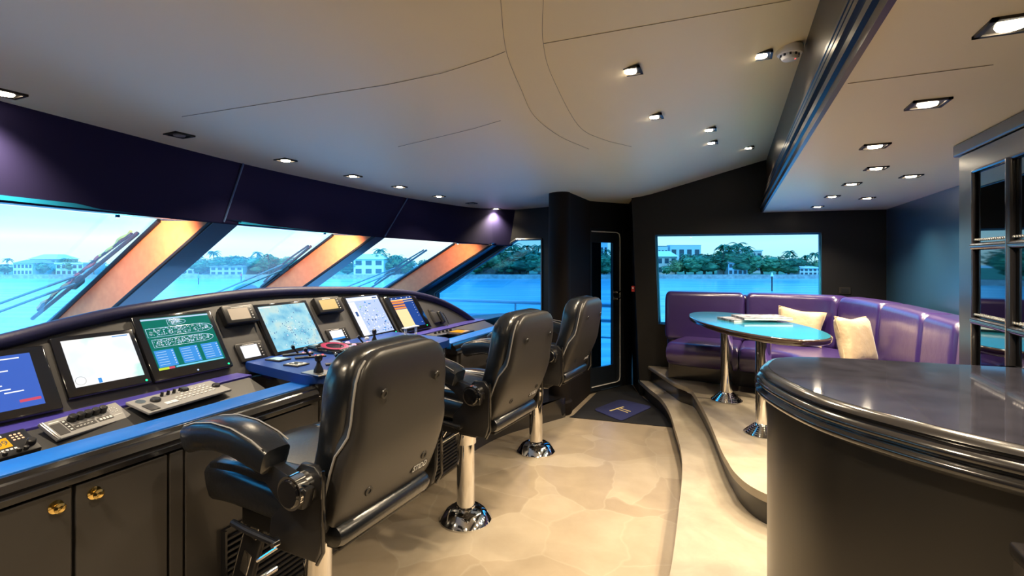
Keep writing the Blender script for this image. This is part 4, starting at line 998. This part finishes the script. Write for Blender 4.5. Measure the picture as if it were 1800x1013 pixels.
# front line of the backrest, left to right; outward side is the walls
BK = catmull([(-.68, 5.60, 0), (-.3, 5.60, 0), (.11, 5.62, 0), (.45, 5.60, 0), (.78, 5.50, 0), (.93, 5.25, 0), (1.00, 4.90, 0), (1.04, 4.40, 0), (1.06, 3.80, 0), (1.07, 3.3, 0), (1.07, 2.98, 0)], 40)
cum = [0]
for a, c in zip(BK, BK[1:]): cum.append(cum[-1] + (c - a).length)
def sub(P, cu, a, c, n=None):
    n = n or max(8, int((c - a) / .03)); out = []
    ss = [a, a + .006, a + .015, a + .03] + [a + .05 + (c - a - .1) * i / n for i in range(n + 1)] + [c - .03, c - .015, c - .006, c]
    for s_ in ss:
        i = max(k for k in range(len(cu)) if cu[k] <= s_ + 1e-9); i = min(i, len(P) - 2); f = (s_ - cu[i]) / max(1e-6, cu[i + 1] - cu[i]); out.append(P[i].lerp(P[i + 1], f))
    return out
def s_at(P, cu, key): 
    i = min(range(len(P)), key=lambda k: key(P[k])); return cu[i]
cuts = [0, s_at(BK, cum, lambda p: (p.x - .115) ** 2 + (p.y - 5.62) ** 2), s_at(BK, cum, lambda p: (p.x - .84) ** 2 + (p.y - 5.42) ** 2), s_at(BK, cum, lambda p: (p.x - 1.02) ** 2 + (p.y - 4.75) ** 2), s_at(BK, cum, lambda p: (p.x - 1.05) ** 2 + (p.y - 3.95) ** 2), s_at(BK, cum, lambda p: (p.x - 1.07) ** 2 + (p.y - 3.45) ** 2), cum[-1]]
for i in range(6): wrap(sub(BK, cum, cuts[i] + .004, cuts[i + 1] - .004), rr(0, .20, .74, 1.265, .05, .08), 'back_cushion', M_purple)
wrap(sub(BK, cum, .01, cum[-1]), rr(.17, .375, .40, 1.235, .05, .0), 'backrest', M_purple, 'purple rear rail')
SEp = catmull([(-.60, 5.06, 0), (-.3, 5.0, 0), (.11, 4.97, 0), (.34, 4.93, 0), (.46, 4.80, 0), (.52, 4.55, 0), (.55, 4.1, 0), (.56, 3.4, 0), (.56, 2.98, 0)], 40)
cs = [0]
for a, c in zip(SEp, SEp[1:]): cs.append(cs[-1] + (c - a).length)
sc_ = [0, s_at(SEp, cs, lambda p: (p.x - .05) ** 2 + (p.y - 4.97) ** 2), s_at(SEp, cs, lambda p: (p.x - .53) ** 2 + (p.y - 4.4) ** 2), cs[-1]]
def seatprof(depth): return [(depth, .60), (depth, .79), (depth * .5, .80), (.09, .80), (.04, .79), (.01, .765), (-.005, .72), (.0, .66), (.03, .60), (.07, .575), (.15, .57)]
for i in range(3):
    P = sub(SEp, cs, sc_[i] + .004, sc_[i + 1] - .004); rings = []
    n = len(P); b = B()
    for k, p in enumerate(P):
        t = (P[min(k + 1, n - 1)] - P[max(k - 1, 0)]).normalized(); o = Vector((-t.y, t.x, 0)); e = min(k, n - 1 - k); sc2 = (.82, .92, .965, .99)[e] if e < 4 else 1
        # depth to the backrest line
        dep = .60 if p.y > 4.9 else .52
        if .30 < p.x < .54 and p.y > 4.5: dep = .66
        zc_ = .69
        rings.append([p + o * q[0] + Vector((0, 0, zc_ + (q[1] - zc_) * sc2)) for q in seatprof(dep)])
    b.loft(rings); obj('seat_cushion', b, M_purple, sf, ang=60)
BS = [(-.66, 6.0), (-.62, 5.47), (-.40, 5.44), (-.13, 5.40), (.2, 5.37), (.62, 5.22), (.80, 4.9), (.84, 4.3), (.85, 2.98)]
b = B(); b.prism(C2(BS[1:], 6) + [(1.42, 2.98), (1.42, 5.6), (1.0, 6.05), (-.62, 5.95)], .362, .60); obj('plinth', b, M_riser, sf, ang=50)
# pillows
def pillow(label, p, sx, sy, th, rot, tilt, roll=0.):
    t = thing('throw_pillow', label, 'pillow', tuple(p))
    M = TR(*p) @ RZ(rot) @ RX(tilt) @ RY(roll); b = B(); n = 18; R0 = []
    top, bot = [], []
    for i in range(n + 1):
        r1, r2 = [], []
        for j in range(n + 1):
            u, v = i / n * 2 - 1, j / n * 2 - 1
            h = ((1 - u ** 6) * (1 - v ** 6)) ** .5 * (1 - .25 * (u * u + v * v) / 2); pin = 1 - .06 * (1 - abs(v)) * abs(u) ** 3 * 1; pin2 = 1 - .06 * (1 - abs(u)) * abs(v) ** 3
            wr = .004 * math.sin(9 * u + 5 * v * v + 3) * h * (abs(u) ** 2 + .2)
            x, z = u * sx * pin * (1 - .06 * (1 - abs(v)) * abs(u)), v * sy * pin2 * (1 - .06 * (1 - abs(u)) * abs(v))
            r1.append(b.bm.verts.new(M @ Vector((x, -th * h - wr, z)))); r2.append(b.bm.verts.new(M @ Vector((x, th * h + wr, z))))
        top.append(r1); bot.append(r2)
    for i in range(n):
        for j in range(n):
            b.bm.faces.new((top[i][j], top[i + 1][j], top[i + 1][j + 1], top[i][j + 1])); b.bm.faces.new((bot[i][j], bot[i][j + 1], bot[i + 1][j + 1], bot[i + 1][j]))
    bmesh.ops.remove_doubles(b.bm, verts=b.bm.verts, dist=.0008)
    obj('cushion_body', b, M_pillow, t, ang=80)
    b = B(); ring = []
    for i in range(48):
        a = 2 * PI * i / 48; c, s = math.cos(a), math.sin(a); m_ = max(abs(c), abs(s)); u, v = c / m_, s / m_
        ring.append(M @ Vector((u * sx * (1 - .16 * (1 - abs(v)) * abs(u)), 0, v * sy * (1 - .16 * (1 - abs(u)) * abs(v)))))
    b.tube(ring, .006, n=6, closed=True); obj('piping', b, M_pillow, t)
pillow('gold satin pillow leaning on the sofa back behind the table end', (.58, 5.44, .975), .20, .165, .06, math.radians(-10), math.radians(-18), .12)
pillow('gold satin pillow standing on the sofa seat, nearer one to the counter', (.86, 4.55, .985), .185, .185, .07, math.radians(48), math.radians(-14), .05)

# ================================================================== CEILING FITTINGS
def downlight(label, p, up, on=True, rz=0., glow=None, w=1.):
    nm = 'downlight'; t = thing(nm, label, 'ceiling light', tuple(p), rz, None)
    M = frame(p, (1, 0, 0), Vector(up).cross(Vector((1, 0, 0))), up); M = M @ RZ(rz)
    b = B(); s = .052
    for x0, x1, y0, y1 in ((-s, s, -s, -s + .012), (-s, s, s - .012, s), (-s, -s + .012, -s, s), (s - .012, s, -s, s)): b.box(x0, x1, y0, y1, -.004, .006, M)
    obj('bezel', b, M_bez, t, smooth=False)
    b = B(); b.box(-s + .008, s - .008, -s + .008, s - .008, .0005, .004, M); obj('recess_plate', b, M_blk, t, smooth=False)
    b = B(); b.lathe([(0, -.006), (.026, -.006), (.030, .002), (0, .002)], M, 20); obj('lens', b, M_lens if on else M_lensoff, t)
    if on:
        ld = bpy.data.lights.new('lamp', 'SPOT'); ld.energy = DL_W * w; ld.color = WARM; ld.spot_size = math.radians(125); ld.spot_blend = .9; ld.shadow_soft_size = .03
        lo_ = bpy.data.objects.new('lamp', ld); COL.objects.link(lo_); lo_.parent = t; lo_.location = (0, 0, -.03)
    return t
ords = ['first', 'second', 'third', 'fourth', 'fifth', 'sixth', 'seventh', 'eighth']
for i, (X, Y, on) in enumerate(((-2.64, .99, 1), (-2.67, 1.69, 0), (-2.70, 2.40, 1), (-2.72, 3.06, 1), (-2.73, 3.67, 1), (-2.76, 4.37, 1), (-2.75, 5.05, 0), (-2.76, 5.72, 1))):
    downlight('%s square downlight, %s from the left in the row over the windscreen' % ('lit' if on else 'unlit', ords[i]), (X, Y, zc(X) - .003), (-.03, 0, 1), on)
for PX, PY, lab in ((1108, 125, 'lit square downlight alone in the middle of the main ceiling'), (1338, 98, 'lit square downlight beside the smoke detector'), (1150, 205, 'lit square downlight, second one out in the main ceiling middle'), (1246, 228, 'lit square downlight, upper of the close pair in the main ceiling'), (1250, 251, 'lit square downlight, lower of the close pair in the main ceiling'), (1315, 260, 'lit square downlight in the main ceiling nearest the far wall')):
    X, Y = on_ceil(PX, PY).xy
    sl = (zc(X + .05) - zc(X - .05)) / .1; downlight(lab, (X, Y, zc(X) - .003), (-sl, 0, 1))
for X, Y, lab in ((-.42, .9, 'just above and ahead of the camera'), (-1.6, .2, 'near side, above the desk end'), (-1.5, -.6, 'near side wall, out of the picture')):
    sl = (zc(X + .05) - zc(X - .05)) / .1; downlight('lit square downlight in the main ceiling, ' + lab, (X, Y, zc(X) - .003), (-sl, 0, 1))
for i, (X, Y, lab) in enumerate(((.57, 1.47, 'cut by the right picture edge'), (.60, 2.10, 'second nearest, large'), (.60, 2.78, 'third nearest in the soffit'), (.75, 3.45, 'fourth nearest, just below the third'), (1.02, 3.86, 'right-hand one nearest the blue-lit aft wall'), (.75, 4.09, 'fifth of the inner soffit line'), (.75, 4.82, 'sixth of the inner soffit line'), (1.04, 5.07, 'far right-hand one near the aft corner'), (.76, 5.68, 'farthest, next to the dark far wall'), (.57, .5, 'behind the camera'))):
    downlight('lit square downlight in the lounge soffit, %s' % lab, (X, Y, 2.127), (0, 0, 1), w=1.25)
p = on_ceil(1388, 84)
t = thing('smoke_detector', 'white domed smoke detector at the ceiling edge beside the dark fascia', 'smoke detector', tuple(p))
Mq = TR(p.x, p.y, p.z - .01) @ RX(PI) @ Matrix.Scale(1.15, 4)
b = B(); b.lathe([(0, -.01), (.055, -.01), (.056, .012), (.05, .022), (.036, .024), (.036, .034), (.03, .045), (.015, .05), (0, .05)], Mq, 28); obj('housing', b, M_white, t)
b = B()
for i in range(10): a = i * PI / 5; b.box(-.004, .004, .034, .040, .024, .034, Mq @ RZ(a))
obj('vent_slots', b, M_greyd, t)
b = B(); b.ball(Mq @ TR(.02, .01, .045) @ Matrix.Scale(.005, 4), 1); obj('indicator', b, M_redled, t)

# wall fittings
p = atY(1484, 511, 6.28); Mq = frame((p.x, 6.02 + .125 * (p.x + .83) - .002, p.z), (1, .125, 0), (0, 0, 1), (.125, -1, 0))
t = thing('wall_socket', 'small dark framed socket plate on the far wall right of the big window', 'socket', (p.x, 6.2, p.z))
b = B(); b.box(-.055, .055, -.035, .035, 0, .008, Mq, bev=.003); obj('plate', b, M_bez, t, smooth=False)
b = B(); b.box(-.035, .035, -.02, .02, .008, .012, Mq); obj('insert', b, M_blk, t, smooth=False)
p = at(1113, 508, 5.95); t = thing('alarm_call_point', 'tiny red alarm point on the dark post between door and big window', 'alarm', tuple(p))
b = B(); b.box(p.x - .02, p.x + .02, p.y - .012, p.y + .02, p.z - .035, p.z + .035, bev=.006); obj('case', b, M_red, t)
b = B(); b.cyl((p.x, p.y - .012, p.z + .01), (p.x, p.y - .02, p.z + .01), .009, n=12); obj('button', b, M_white, t)
# mat
mp_ = [atz(1043, 721, .008), atz(1090, 703, .008), atz(1147, 716, .008), atz(1092, 741, .008)]
cen = sum(mp_, Vector()) / 4
t = thing('door_mat', 'navy door mat with gold double T emblem on the black carpet', 'mat', (cen.x, cen.y, .006))
pl = []
for i in range(4):
    a, c, d = mp_[i - 1], mp_[i], mp_[(i + 1) % 4]; u, v = (a - c).normalized() * .06, (d - c).normalized() * .06
    for k in range(6): q = k / 5; pl.append(tuple(((c + u) * (1 - q) ** 2 + c * 2 * q * (1 - q) + (c + v) * q * q).xy))
b = B(); b.prism(pl, .006, .016, bev=.003); obj('pile', b, M_mat, t, ang=60)
b = B()
for q0, q1, w_ in (((1072, 722.6), (1096, 715.4), .020), ((1085.5, 719.2), (1103.5, 725.6), .014), ((1090, 717.6), (1108.5, 723.8), .014)):
    u0, u1 = atz(*q0, .016), atz(*q1, .016); b.box(0, (u1 - u0).length, -w_ / 2, w_ / 2, 0, .0012, frame(u0, u1 - u0, Vector((0, 0, 1)).cross(u1 - u0), (0, 0, 1)))
obj('emblem', b, M_gold, t, smooth=False, label='gold double T emblem')

# ================================================================== OUTSIDE THE WINDSCREEN
def wiper(label, px, tip, base, arm0, col=None):
    """blade from base to tip and a double arm from arm0 to the blade middle; points in the cabin frame"""
    t = thing('windscreen_wiper', label, 'wiper', tuple(base))
    tip, base, arm0 = Vector(tip), Vector(base), Vector(arm0); mid = base.lerp(tip, .45)
    b = B(); b.tube([base, tip], .014, n=6); b.tube([base.lerp(tip, .06) + Vector((0, 0, .03)), base.lerp(tip, .3) + Vector((0, 0, .055)), base.lerp(tip, .6) + Vector((0, 0, .055)), base.lerp(tip, .95) + Vector((0, 0, .03))], .010, n=6); obj('blade', b, M_seal, t)
    a = (mid - arm0).normalized(); n_ = Vector((0, 0, 1)).cross(a).normalized() * .02 + Vector((0, 0, .03))
    obj('arm', B().tube([arm0, mid + Vector((0, 0, .05))], .010, n=6), M_teal, t); obj('arm', B().tube([arm0 + Vector((0, 0, -.06)), mid + Vector((0, 0, -.005))], .010, n=6), M_teal, t)
    b = B(); b.box(-.06, .06, -.03, .03, -.025, .05, frame(mid, tip - base, (0, 0, 1), (1, 0, 0)), bev=.01); obj('coupling', b, M_blk, t)
    if col:
        P = [base.lerp(tip, .05 + .9 * k / 60) + Vector((.006 * math.cos(k * .9), .006 * math.sin(k * .9), .052 + .006 * math.sin(k * .5))) for k in range(61)]
        b = B(); b.tube(P[:22], .012, n=5); obj('hose', b, mat('hose_orange', (.75, .35, .12), .5), t, label='orange washer hose')
        b = B(); b.tube(P[21:42], .012, n=5); obj('hose', b, mat('hose_red', (.75, .10, .10), .5), t, label='red washer hose')
        b = B(); b.tube(P[41:], .012, n=5); obj('hose', b, mat('hose_yellow', (.75, .62, .12), .5), t, label='yellow washer hose')
def gpt(px, py, X0, z0, up=.05):
    """point on the raked glass plane through (X0,z0), lifted outwards"""
    r = (px - 900) / F; q = (py - HY) / F; kx = CA * r - SA   # X = kx d ; z = H - q d ; z - z0 = SL (X - X0)
    d = (H - z0 + SL * X0) / (q + SL * kx); p = at(px, py, d); return p + Vector((-.28 * up / .5, 0, .5 * up / .5))
wiper('wiper with double arm and coloured hoses on the left windscreen pane', 0, gpt(246, 422, -3.62, 1.88), gpt(60, 572, -3.62, 1.88), gpt(-40, 562, -3.6, 1.88), True)
wiper('wiper with double arm on the middle windscreen pane', 0, gpt(550, 441, -3.80, 1.88), gpt(462, 512, -3.8, 1.88), gpt(372, 528, -3.8, 1.88))
wiper('wiper with double arm on the right windscreen pane', 0, gpt(753, 446, -3.65, 1.85), gpt(655, 512, -3.65, 1.85), gpt(600, 516, -3.65, 1.85))
p = at(433, 516, 6.9); t = thing('searchlight', 'teal domed searchlight on the foredeck beyond the middle pane', 'searchlight', (p.x, p.y, -.10))
b = B(); b.ball(TR(p.x, p.y, p.z) @ Matrix.Diagonal((.18, .18, .14, 1)), 3); obj('dome', b, M_teal, t)
b = B(); b.cyl((p.x, p.y, -.10), (p.x, p.y, p.z + .0), .08); b.cyl((p.x, p.y, p.z - .04), (p.x, p.y, p.z - .0), .20, n=28); obj('base', b, M_teal, t)
# side deck, rails
b = B(); b.prism([(-9, 6.13), (-1.35, 6.13), (-1.2, 6.72), (3.5, 7.0), (3.5, 7.7), (-9, 7.7)], -.15, -.05); tag(obj('side_deck', b, M_outw, smooth=False), 'white side deck beyond the far windows', 'deck')
b = B(); b.prism([(-2.9, Y0), (-2.9, 6.2), (-5, 6.6), (-9, 5.8), (-11, 3.1), (-9, .6), (-5, -1.2)], -.35, -.1); tag(obj('foredeck', b, M_outw, smooth=False), 'pale foredeck ahead of the windscreen', 'deck')
t = thing('deck_railing', 'white double guard rail outside the far side windows', 'railing', (-4, 7.3, -.05))
for z, r in ((.93, .032), (.70, .026), (.45, .014)): obj('rail', B().cyl((-9, 7.35, z), (-.95, 7.35, z), r, n=10), M_outw, t)
for x in (-8, -6.4, -4.8, -3.2, -1.3): obj('post', B().cyl((x, 7.35, -.05), (x, 7.35, .93), .018, n=8), M_outw, t)

# water, far shore
def water():
    m = mat('harbour_water', (.03, .22, .28), .2, spec=.22)
    t = m.node_tree; b = t.nodes['Principled BSDF']; c = t.nodes.new('ShaderNodeTexCoord'); mp = t.nodes.new('ShaderNodeMapping'); mp.inputs['Scale'].default_value = (.03, .42, 1)
    n = t.nodes.new('ShaderNodeTexNoise'); n.inputs['Scale'].default_value = 1.0; n.inputs['Detail'].default_value = 7; n.inputs['Roughness'].default_value = .6
    t.links.new(c.outputs['Object'], mp.inputs[0]); t.links.new(mp.outputs[0], n.inputs[0])
    u = t.nodes.new('ShaderNodeBump'); u.inputs['Strength'].default_value = .3; u.inputs['Distance'].default_value = .4
    t.links.new(n.outputs[0], u.inputs['Height']); t.links.new(u.outputs[0], b.inputs['Normal'])
    r = t.nodes.new('ShaderNodeValToRGB'); r.color_ramp.elements[0].position = .40; r.color_ramp.elements[1].position = .62
    r.color_ramp.elements[0].color = (.17, .48, .52, 1); r.color_ramp.elements[1].color = (.42, .74, .76, 1); t.links.new(n.outputs[0], r.inputs[0]); t.links.new(r.outputs[0], b.inputs['Base Color'])
    return m
WZ = -5.0
b = B(); b.quad([(-900, -300, 0), (900, -300, 0), (900, 900, 0), (-900, 900, 0)]); wt = struct('ground_water', b, water(), smooth=False); wt.location = (0, 0, WZ); wt.rotation_euler = (0, 0, ANG)
DS = 180.
M_lawn = mat('lawn_green', (.10, .20, .08), .9, nscale=.2, namt=.4); M_sea = mat('seawall_concrete', (.36, .36, .33), .8, nscale=.8, namt=.3)
b = B(); b.box(-420, 420, 0, 320, WZ + .1, WZ + 1.1, CF(0, DS + .5).to_4d() and (TR(*CF(0, DS + .5)) @ RZ(ANG))); struct('ground_shore', b, M_lawn)
b = B(); b.box(-420, 420, 0, .8, WZ - .5, WZ + 1.5, TR(*CF(0, DS)) @ RZ(ANG)); tag(obj('seawall', b, M_sea, smooth=False), 'long low grey seawall along the far shore', 'seawall')
GZ = WZ + 1.1
LEAF = [mat('leaf_green_deep', (.05, .17, .08), .7, nscale=2.1, namt=.7), mat('leaf_green_mid', (.10, .26, .12), .7, nscale=2.2, namt=.6), mat('leaf_olive', (.17, .24, .09), .7, nscale=2.3, namt=.6)]
M_trunk = mat('tree_bark', (.16, .12, .09), .9)
def crown_mesh(seed, sp=1.0):
    rnd = random.Random(seed); b = B()
    for i in range(9):
        a = rnd.uniform(0, 2 * PI); r = rnd.uniform(.1, .62) * sp; z = rnd.uniform(-.75, .45); s = rnd.uniform(.36, .58)
        t = bmesh.new(); bmesh.ops.create_icosphere(t, subdivisions=3, radius=1)
        o = Vector((rnd.uniform(0, 50), rnd.uniform(0, 50), 0))
        for v in t.verts: v.co = v.co * (1 + .30 * noise.noise(v.co * 2.4 + o) + .22 * noise.noise(v.co * 6 + o))
        b.add(t, TR(r * math.cos(a), r * math.sin(a), z) @ Matrix.Diagonal((s, s, s * .8, 1)))
    for i in range(260):
        a, e = rnd.uniform(0, 2 * PI), rnd.uniform(-.4, 1.4); R = rnd.uniform(.85, 1.12); q = Vector((math.cos(a) * math.cos(e) * R * (sp + .25) * .8, math.sin(a) * math.cos(e) * R * (sp + .25) * .8, math.sin(e) * R * .85))
        M = TR(*q) @ RZ(rnd.uniform(0, 6)) @ RX(rnd.uniform(0, 3)) @ Matrix.Scale(rnd.uniform(.05, .11), 4); b.quad([(-1, -.6, 0), (1, -.5, .1), (.8, .7, 0), (-.7, .6, -.1)], M)
    return b
CAT = {'round': [], 'palm': []}
def make_tree(i, seed, mt, label, grp, sp):
    t = thing('shade_tree', label, 'tree', tuple(CF(0, DS + 60, GZ)), 0, grp)
    obj('crown', crown_mesh(seed, sp), mt, t, local=True).location = (0, 0, 1.35)
    obj('trunk', B().cyl((0, 0, 0), (.1, 0, 1.1), .09, .06, n=8), M_trunk, t, local=True); CAT['round'].append(t); return t
for i, (seed, mt, sp) in enumerate(((1, LEAF[0], 1), (2, LEAF[1], 1.1), (3, LEAF[2], .9), (4, LEAF[0], 1.3))):
    make_tree(i, seed, mt, '', 'x', sp)
def palm(seed, n=15):
    rnd = random.Random(seed); t = thing('palm_tree', '', 'tree', tuple(CF(0, DS + 60, GZ)), 0, 'palms on the far shore')
    obj('trunk', B().tube([(0, 0, 0), (.15, 0, 3), (.1, 0, 6), (0, 0, 8.4)], [.2, .15, .13, .12], n=7), M_trunk, t, local=True)
    b = B()
    for i in range(n):
        a = 2 * PI * i / n + rnd.uniform(-.2, .2); up = rnd.uniform(-.1, .9); P = []
        for k in range(8):
            s = k / 7 * 2.7; P.append(Vector((math.cos(a) * s, math.sin(a) * s, 8.4 + up * s * .9 - .30 * s * s)))
        w = Vector((-math.sin(a), math.cos(a), 0)); d = Vector((0, 0, -.28))
        for k in range(7):
            wk, wn = .34 * math.sin((k + .6) / 8 * PI) + .05, .34 * math.sin((k + 1.6) / 8 * PI) + .03
            for sgn in (-1, 1): b.quad([P[k], P[k] + w * wk * sgn + d * wk * 2, P[k + 1] + w * wn * sgn + d * wn * 2, P[k + 1]])
    obj('fronds', b, LEAF[0], t, local=True, fix=False); CAT['palm'].append(t); return t
palm(1); palm(2, 13)
used = set()
def copy_tree(o):
    c = o.copy(); COL.objects.link(c); ROOT[c.name] = ROOT[o.name]
    for ch in [x for x in bpy.data.objects if x.parent == o]:
        q = ch.copy(); COL.objects.link(q); q.parent = c
    return c
def put(kind, v, px, ytop, D, label, grp, wide=None):
    src = CAT[kind][v]; o = src if src.name not in used else copy_tree(src); used.add(src.name)
    h = H - (ytop - HY) / F * D - GZ; nat = 2.45 if kind == 'round' else 9.4; s = h / nat
    p = at(px, HY, D); o.location = (p.x, p.y, GZ); sw = s * (wide or 1); o.scale = (sw, sw, s); o.rotation_euler = (0, 0, random.uniform(0, 6.28))
    o['label'] = label; o['group'] = grp; o['category'] = 'tree'; return o
PLACE = {'left pane': [(8, 463), (42, 470), (70, 460), (104, 470), (128, 457), (160, 466), (-40, 458), (196, 468)],
         'middle pane': [(318, 462), (352, 452), (388, 449), (412, 447), (436, 450), (462, 446), (484, 451), (510, 449), (536, 458), (566, 450)],
         'right pane': [(612, 452), (645, 446), (668, 441), (694, 447), (716, 452), (744, 455), (770, 450), (640, 462)],
         'side window by console': [(800, 452), (838, 446), (872, 437), (900, 432), (928, 436), (948, 441), (915, 447), (885, 452)],
         'narrow door glass': [(1042, 440), (1062, 448), (1080, 442), (1020, 446), (1052, 455)],
         'big lounge window': [(1188, 455), (1205, 452), (1222, 448), (1238, 444), (1254, 450), (1290, 430), (1306, 443), (1340, 447), (1366, 449), (1386, 446), (1406, 452), (1425, 458), (1440, 455), (1172, 466), (1318, 462), (1270, 440)]}
rnd = random.Random(11)
for win, lst in PLACE.items():
    for j, (px, yt) in enumerate(lst):
        v = rnd.choice((0, 1, 1, 2, 3)); D = DS + rnd.uniform(4, 14)
        hz = ['dark bushy', 'mid green round', 'olive loose', 'dark spreading'][v]
        put('round', v, px, yt, D, '%s far shore tree in the %s' % (hz, win), '%s trees seen through the %s' % (hz, win), rnd.uniform(1.2, 1.9))
for win, lst in {'left pane': [(14, 452), (52, 456), (118, 452), (165, 455)], 'middle pane': [(376, 438), (452, 440), (472, 444), (350, 446)], 'right pane': [(668, 434), (700, 446)], 'side window by console': [(903, 425), (926, 428), (946, 427), (869, 434)], 'narrow door glass': [(1066, 436), (1046, 440)], 'big lounge window': [(1272, 426), (1283, 428), (1297, 423), (1312, 430), (1388, 438), (1433, 441), (1418, 446), (1204, 444)]}.items():
    for px, yt in lst: put('palm', rnd.choice((0, 1)), px, yt, DS + rnd.uniform(4, 20), 'palm rising above far shore trees in the %s' % win, 'palms seen through the %s' % win)
# houses
WL = [mat('house_white', (.72, .74, .72), .7), mat('house_cream', (.62, .56, .46), .7), mat('house_glass_white', (.55, .68, .72), .5)]
RF = [mat('roof_grey', (.32, .32, .32), .8), mat('roof_terracotta', (.42, .16, .10), .8), mat('roof_white', (.75, .78, .78), .7)]
M_wing = mat('house_window', (.03, .08, .10), .2)
def house(label, px, w, h, D, wi, ri, kind='hip', cat='house', fl=2, nw=5, dep=10., base=0.):
    p = at(px, HY, D); t = thing('waterfront_house' if cat == 'house' else 'apartment_tower', label, cat, (p.x, p.y, GZ), ANG)
    obj('wall', B().box(-w / 2, w / 2, 0, dep, 0, h), WL[wi], t, local=True, smooth=False)
    b = B(); e = .6
    if kind == 'hip':
        r = h * .32 if h < 9 else 2; b.loft([[(-w / 2 - e, -e, h), (w / 2 + e, -e, h), (w / 2 + e, dep + e, h), (-w / 2 - e, dep + e, h)], [(-w * .28, dep * .35, h + r), (w * .28, dep * .35, h + r), (w * .28, dep * .65, h + r), (-w * .28, dep * .65, h + r)]])
    else: b.box(-w / 2 - .3, w / 2 + .3, -.3, dep + .3, h, h + .5)
    obj('roof', b, RF[ri], t, local=True, smooth=False)
    fh = h / fl
    for f in range(fl):
        for k in range(nw):
            x = -w / 2 + w * (k + .5) / nw; b = B(); b.box(x - w / nw * .3, x + w / nw * .3, -.08, 0, f * fh + fh * .25, f * fh + fh * .8)
            obj('window', b, M_wing, t, local=True, smooth=False)
house('white two storey house low among trees, left side of the left pane', 40, 7, 4.4, DS + 2.5, 0, 0)
house('pale house with hipped roof, middle of the left pane', 75, 10, 6.0, DS + 12, 1, 2)
house('long white house with many windows behind the coloured hoses', 122, 10, 4.2, DS + 2.5, 2, 2, 'flat')
house('low white house at the left of the middle pane', 345, 12, 4.2, DS + 14, 0, 2)
house('cream row house under the palms in the middle pane', 398, 12, 3.2, DS + 2.5, 1, 0)
house('white house near the wiper tip in the middle pane', 470, 10, 4.6, DS + 15, 0, 2)
house('big white boat house behind trees in the right pane', 648, 11, 6.0, DS + 2.5, 0, 2, 'hip', fl=2, nw=3)
house('low white house on the right of the right pane', 705, 8, 4.0, DS + 14, 2, 2, 'flat')
house('cream house with terracotta roof in the side window', 905, 9, 5.4, DS + 15, 1, 1)
house('long low house with terracotta roof in the side window', 866, 14, 4.4, DS + 13, 1, 1)
house('white house in the narrow door glass', 1060, 8, 4.4, DS + 13, 0, 2)
house('cream house at the left of the big lounge window', 1172, 8, 7.0, DS + 14, 1, 2, fl=2, nw=3)
house('blue white house in the middle of the big lounge window', 1297, 7, 4.6, DS + 2.5, 2, 0, fl=2, nw=4)
house('flat roofed pale villa above the trees in the big lounge window', 1315, 12, 9.5, DS + 34, 1, 2, 'flat')
house('low white boat shed at the right of the big lounge window', 1425, 8, 2.6, DS + 2.5, 0, 2)
house('wide grey white apartment tower above the trees', 1205, 31, 20.6, 500, 2, 2, 'flat', 'building', fl=1, nw=4)
house('narrow blue glass apartment tower at the window edge', 1165, 10, 19.6, 500, 2, 0, 'flat', 'building', fl=1, nw=3)
house('distant white tower in the narrow door glass', 1058, 12, 24, 520, 0, 0, 'flat', 'building', fl=1, nw=3)
# channel marks
def marker(label, px, ybase, top, cap, m):
    D = F * (H - WZ) / (ybase - HY); p = at(px, HY, D); t = thing('channel_marker', label, 'channel marker', (p.x, p.y, WZ))
    zt_ = H - (top - HY) / F * D; obj('pile', B().cyl((p.x, p.y, WZ - .5), (p.x, p.y, zt_), .14, n=10), M_blk, t)
    b = B(); b.cyl((p.x, p.y, zt_), (p.x, p.y, zt_ + .9), .35, .05, n=12); obj('top_mark', b, m, t)
marker('wooden pile marker with white cone in the big lounge window', 1357, 512, 486, 0, M_white)
marker('thin pile marker in the middle pane', 349, 500, 489, 0, mat('mark_green', (.05, .3, .15), .6))
marker('small red mark in the middle pane', 424, 494, 485, 0, M_red)
marker('red topped pile in the side window', 951, 492, 484, 0, M_red)
# say which one: place within its own kind, counted from the left
fam = {}
for o in bpy.data.objects:
    if o.get('category') == 'tree' and o.get('group') and o['group'] != 'x':
        fam.setdefault(o['group'], []).append(o)
for g_, lst in fam.items():
    if len(lst) < 2: continue
    def px_(o): p = o.location; return (CA * p.x + SA * p.y) / (-SA * p.x + CA * p.y)
    for k, o in enumerate(sorted(lst, key=px_)): o['label'] = o['label'] + ', %s from the left' % ords[k]
for o in list(bpy.data.objects):
    if o.get('group') == 'x': bpy.data.objects.remove(o)
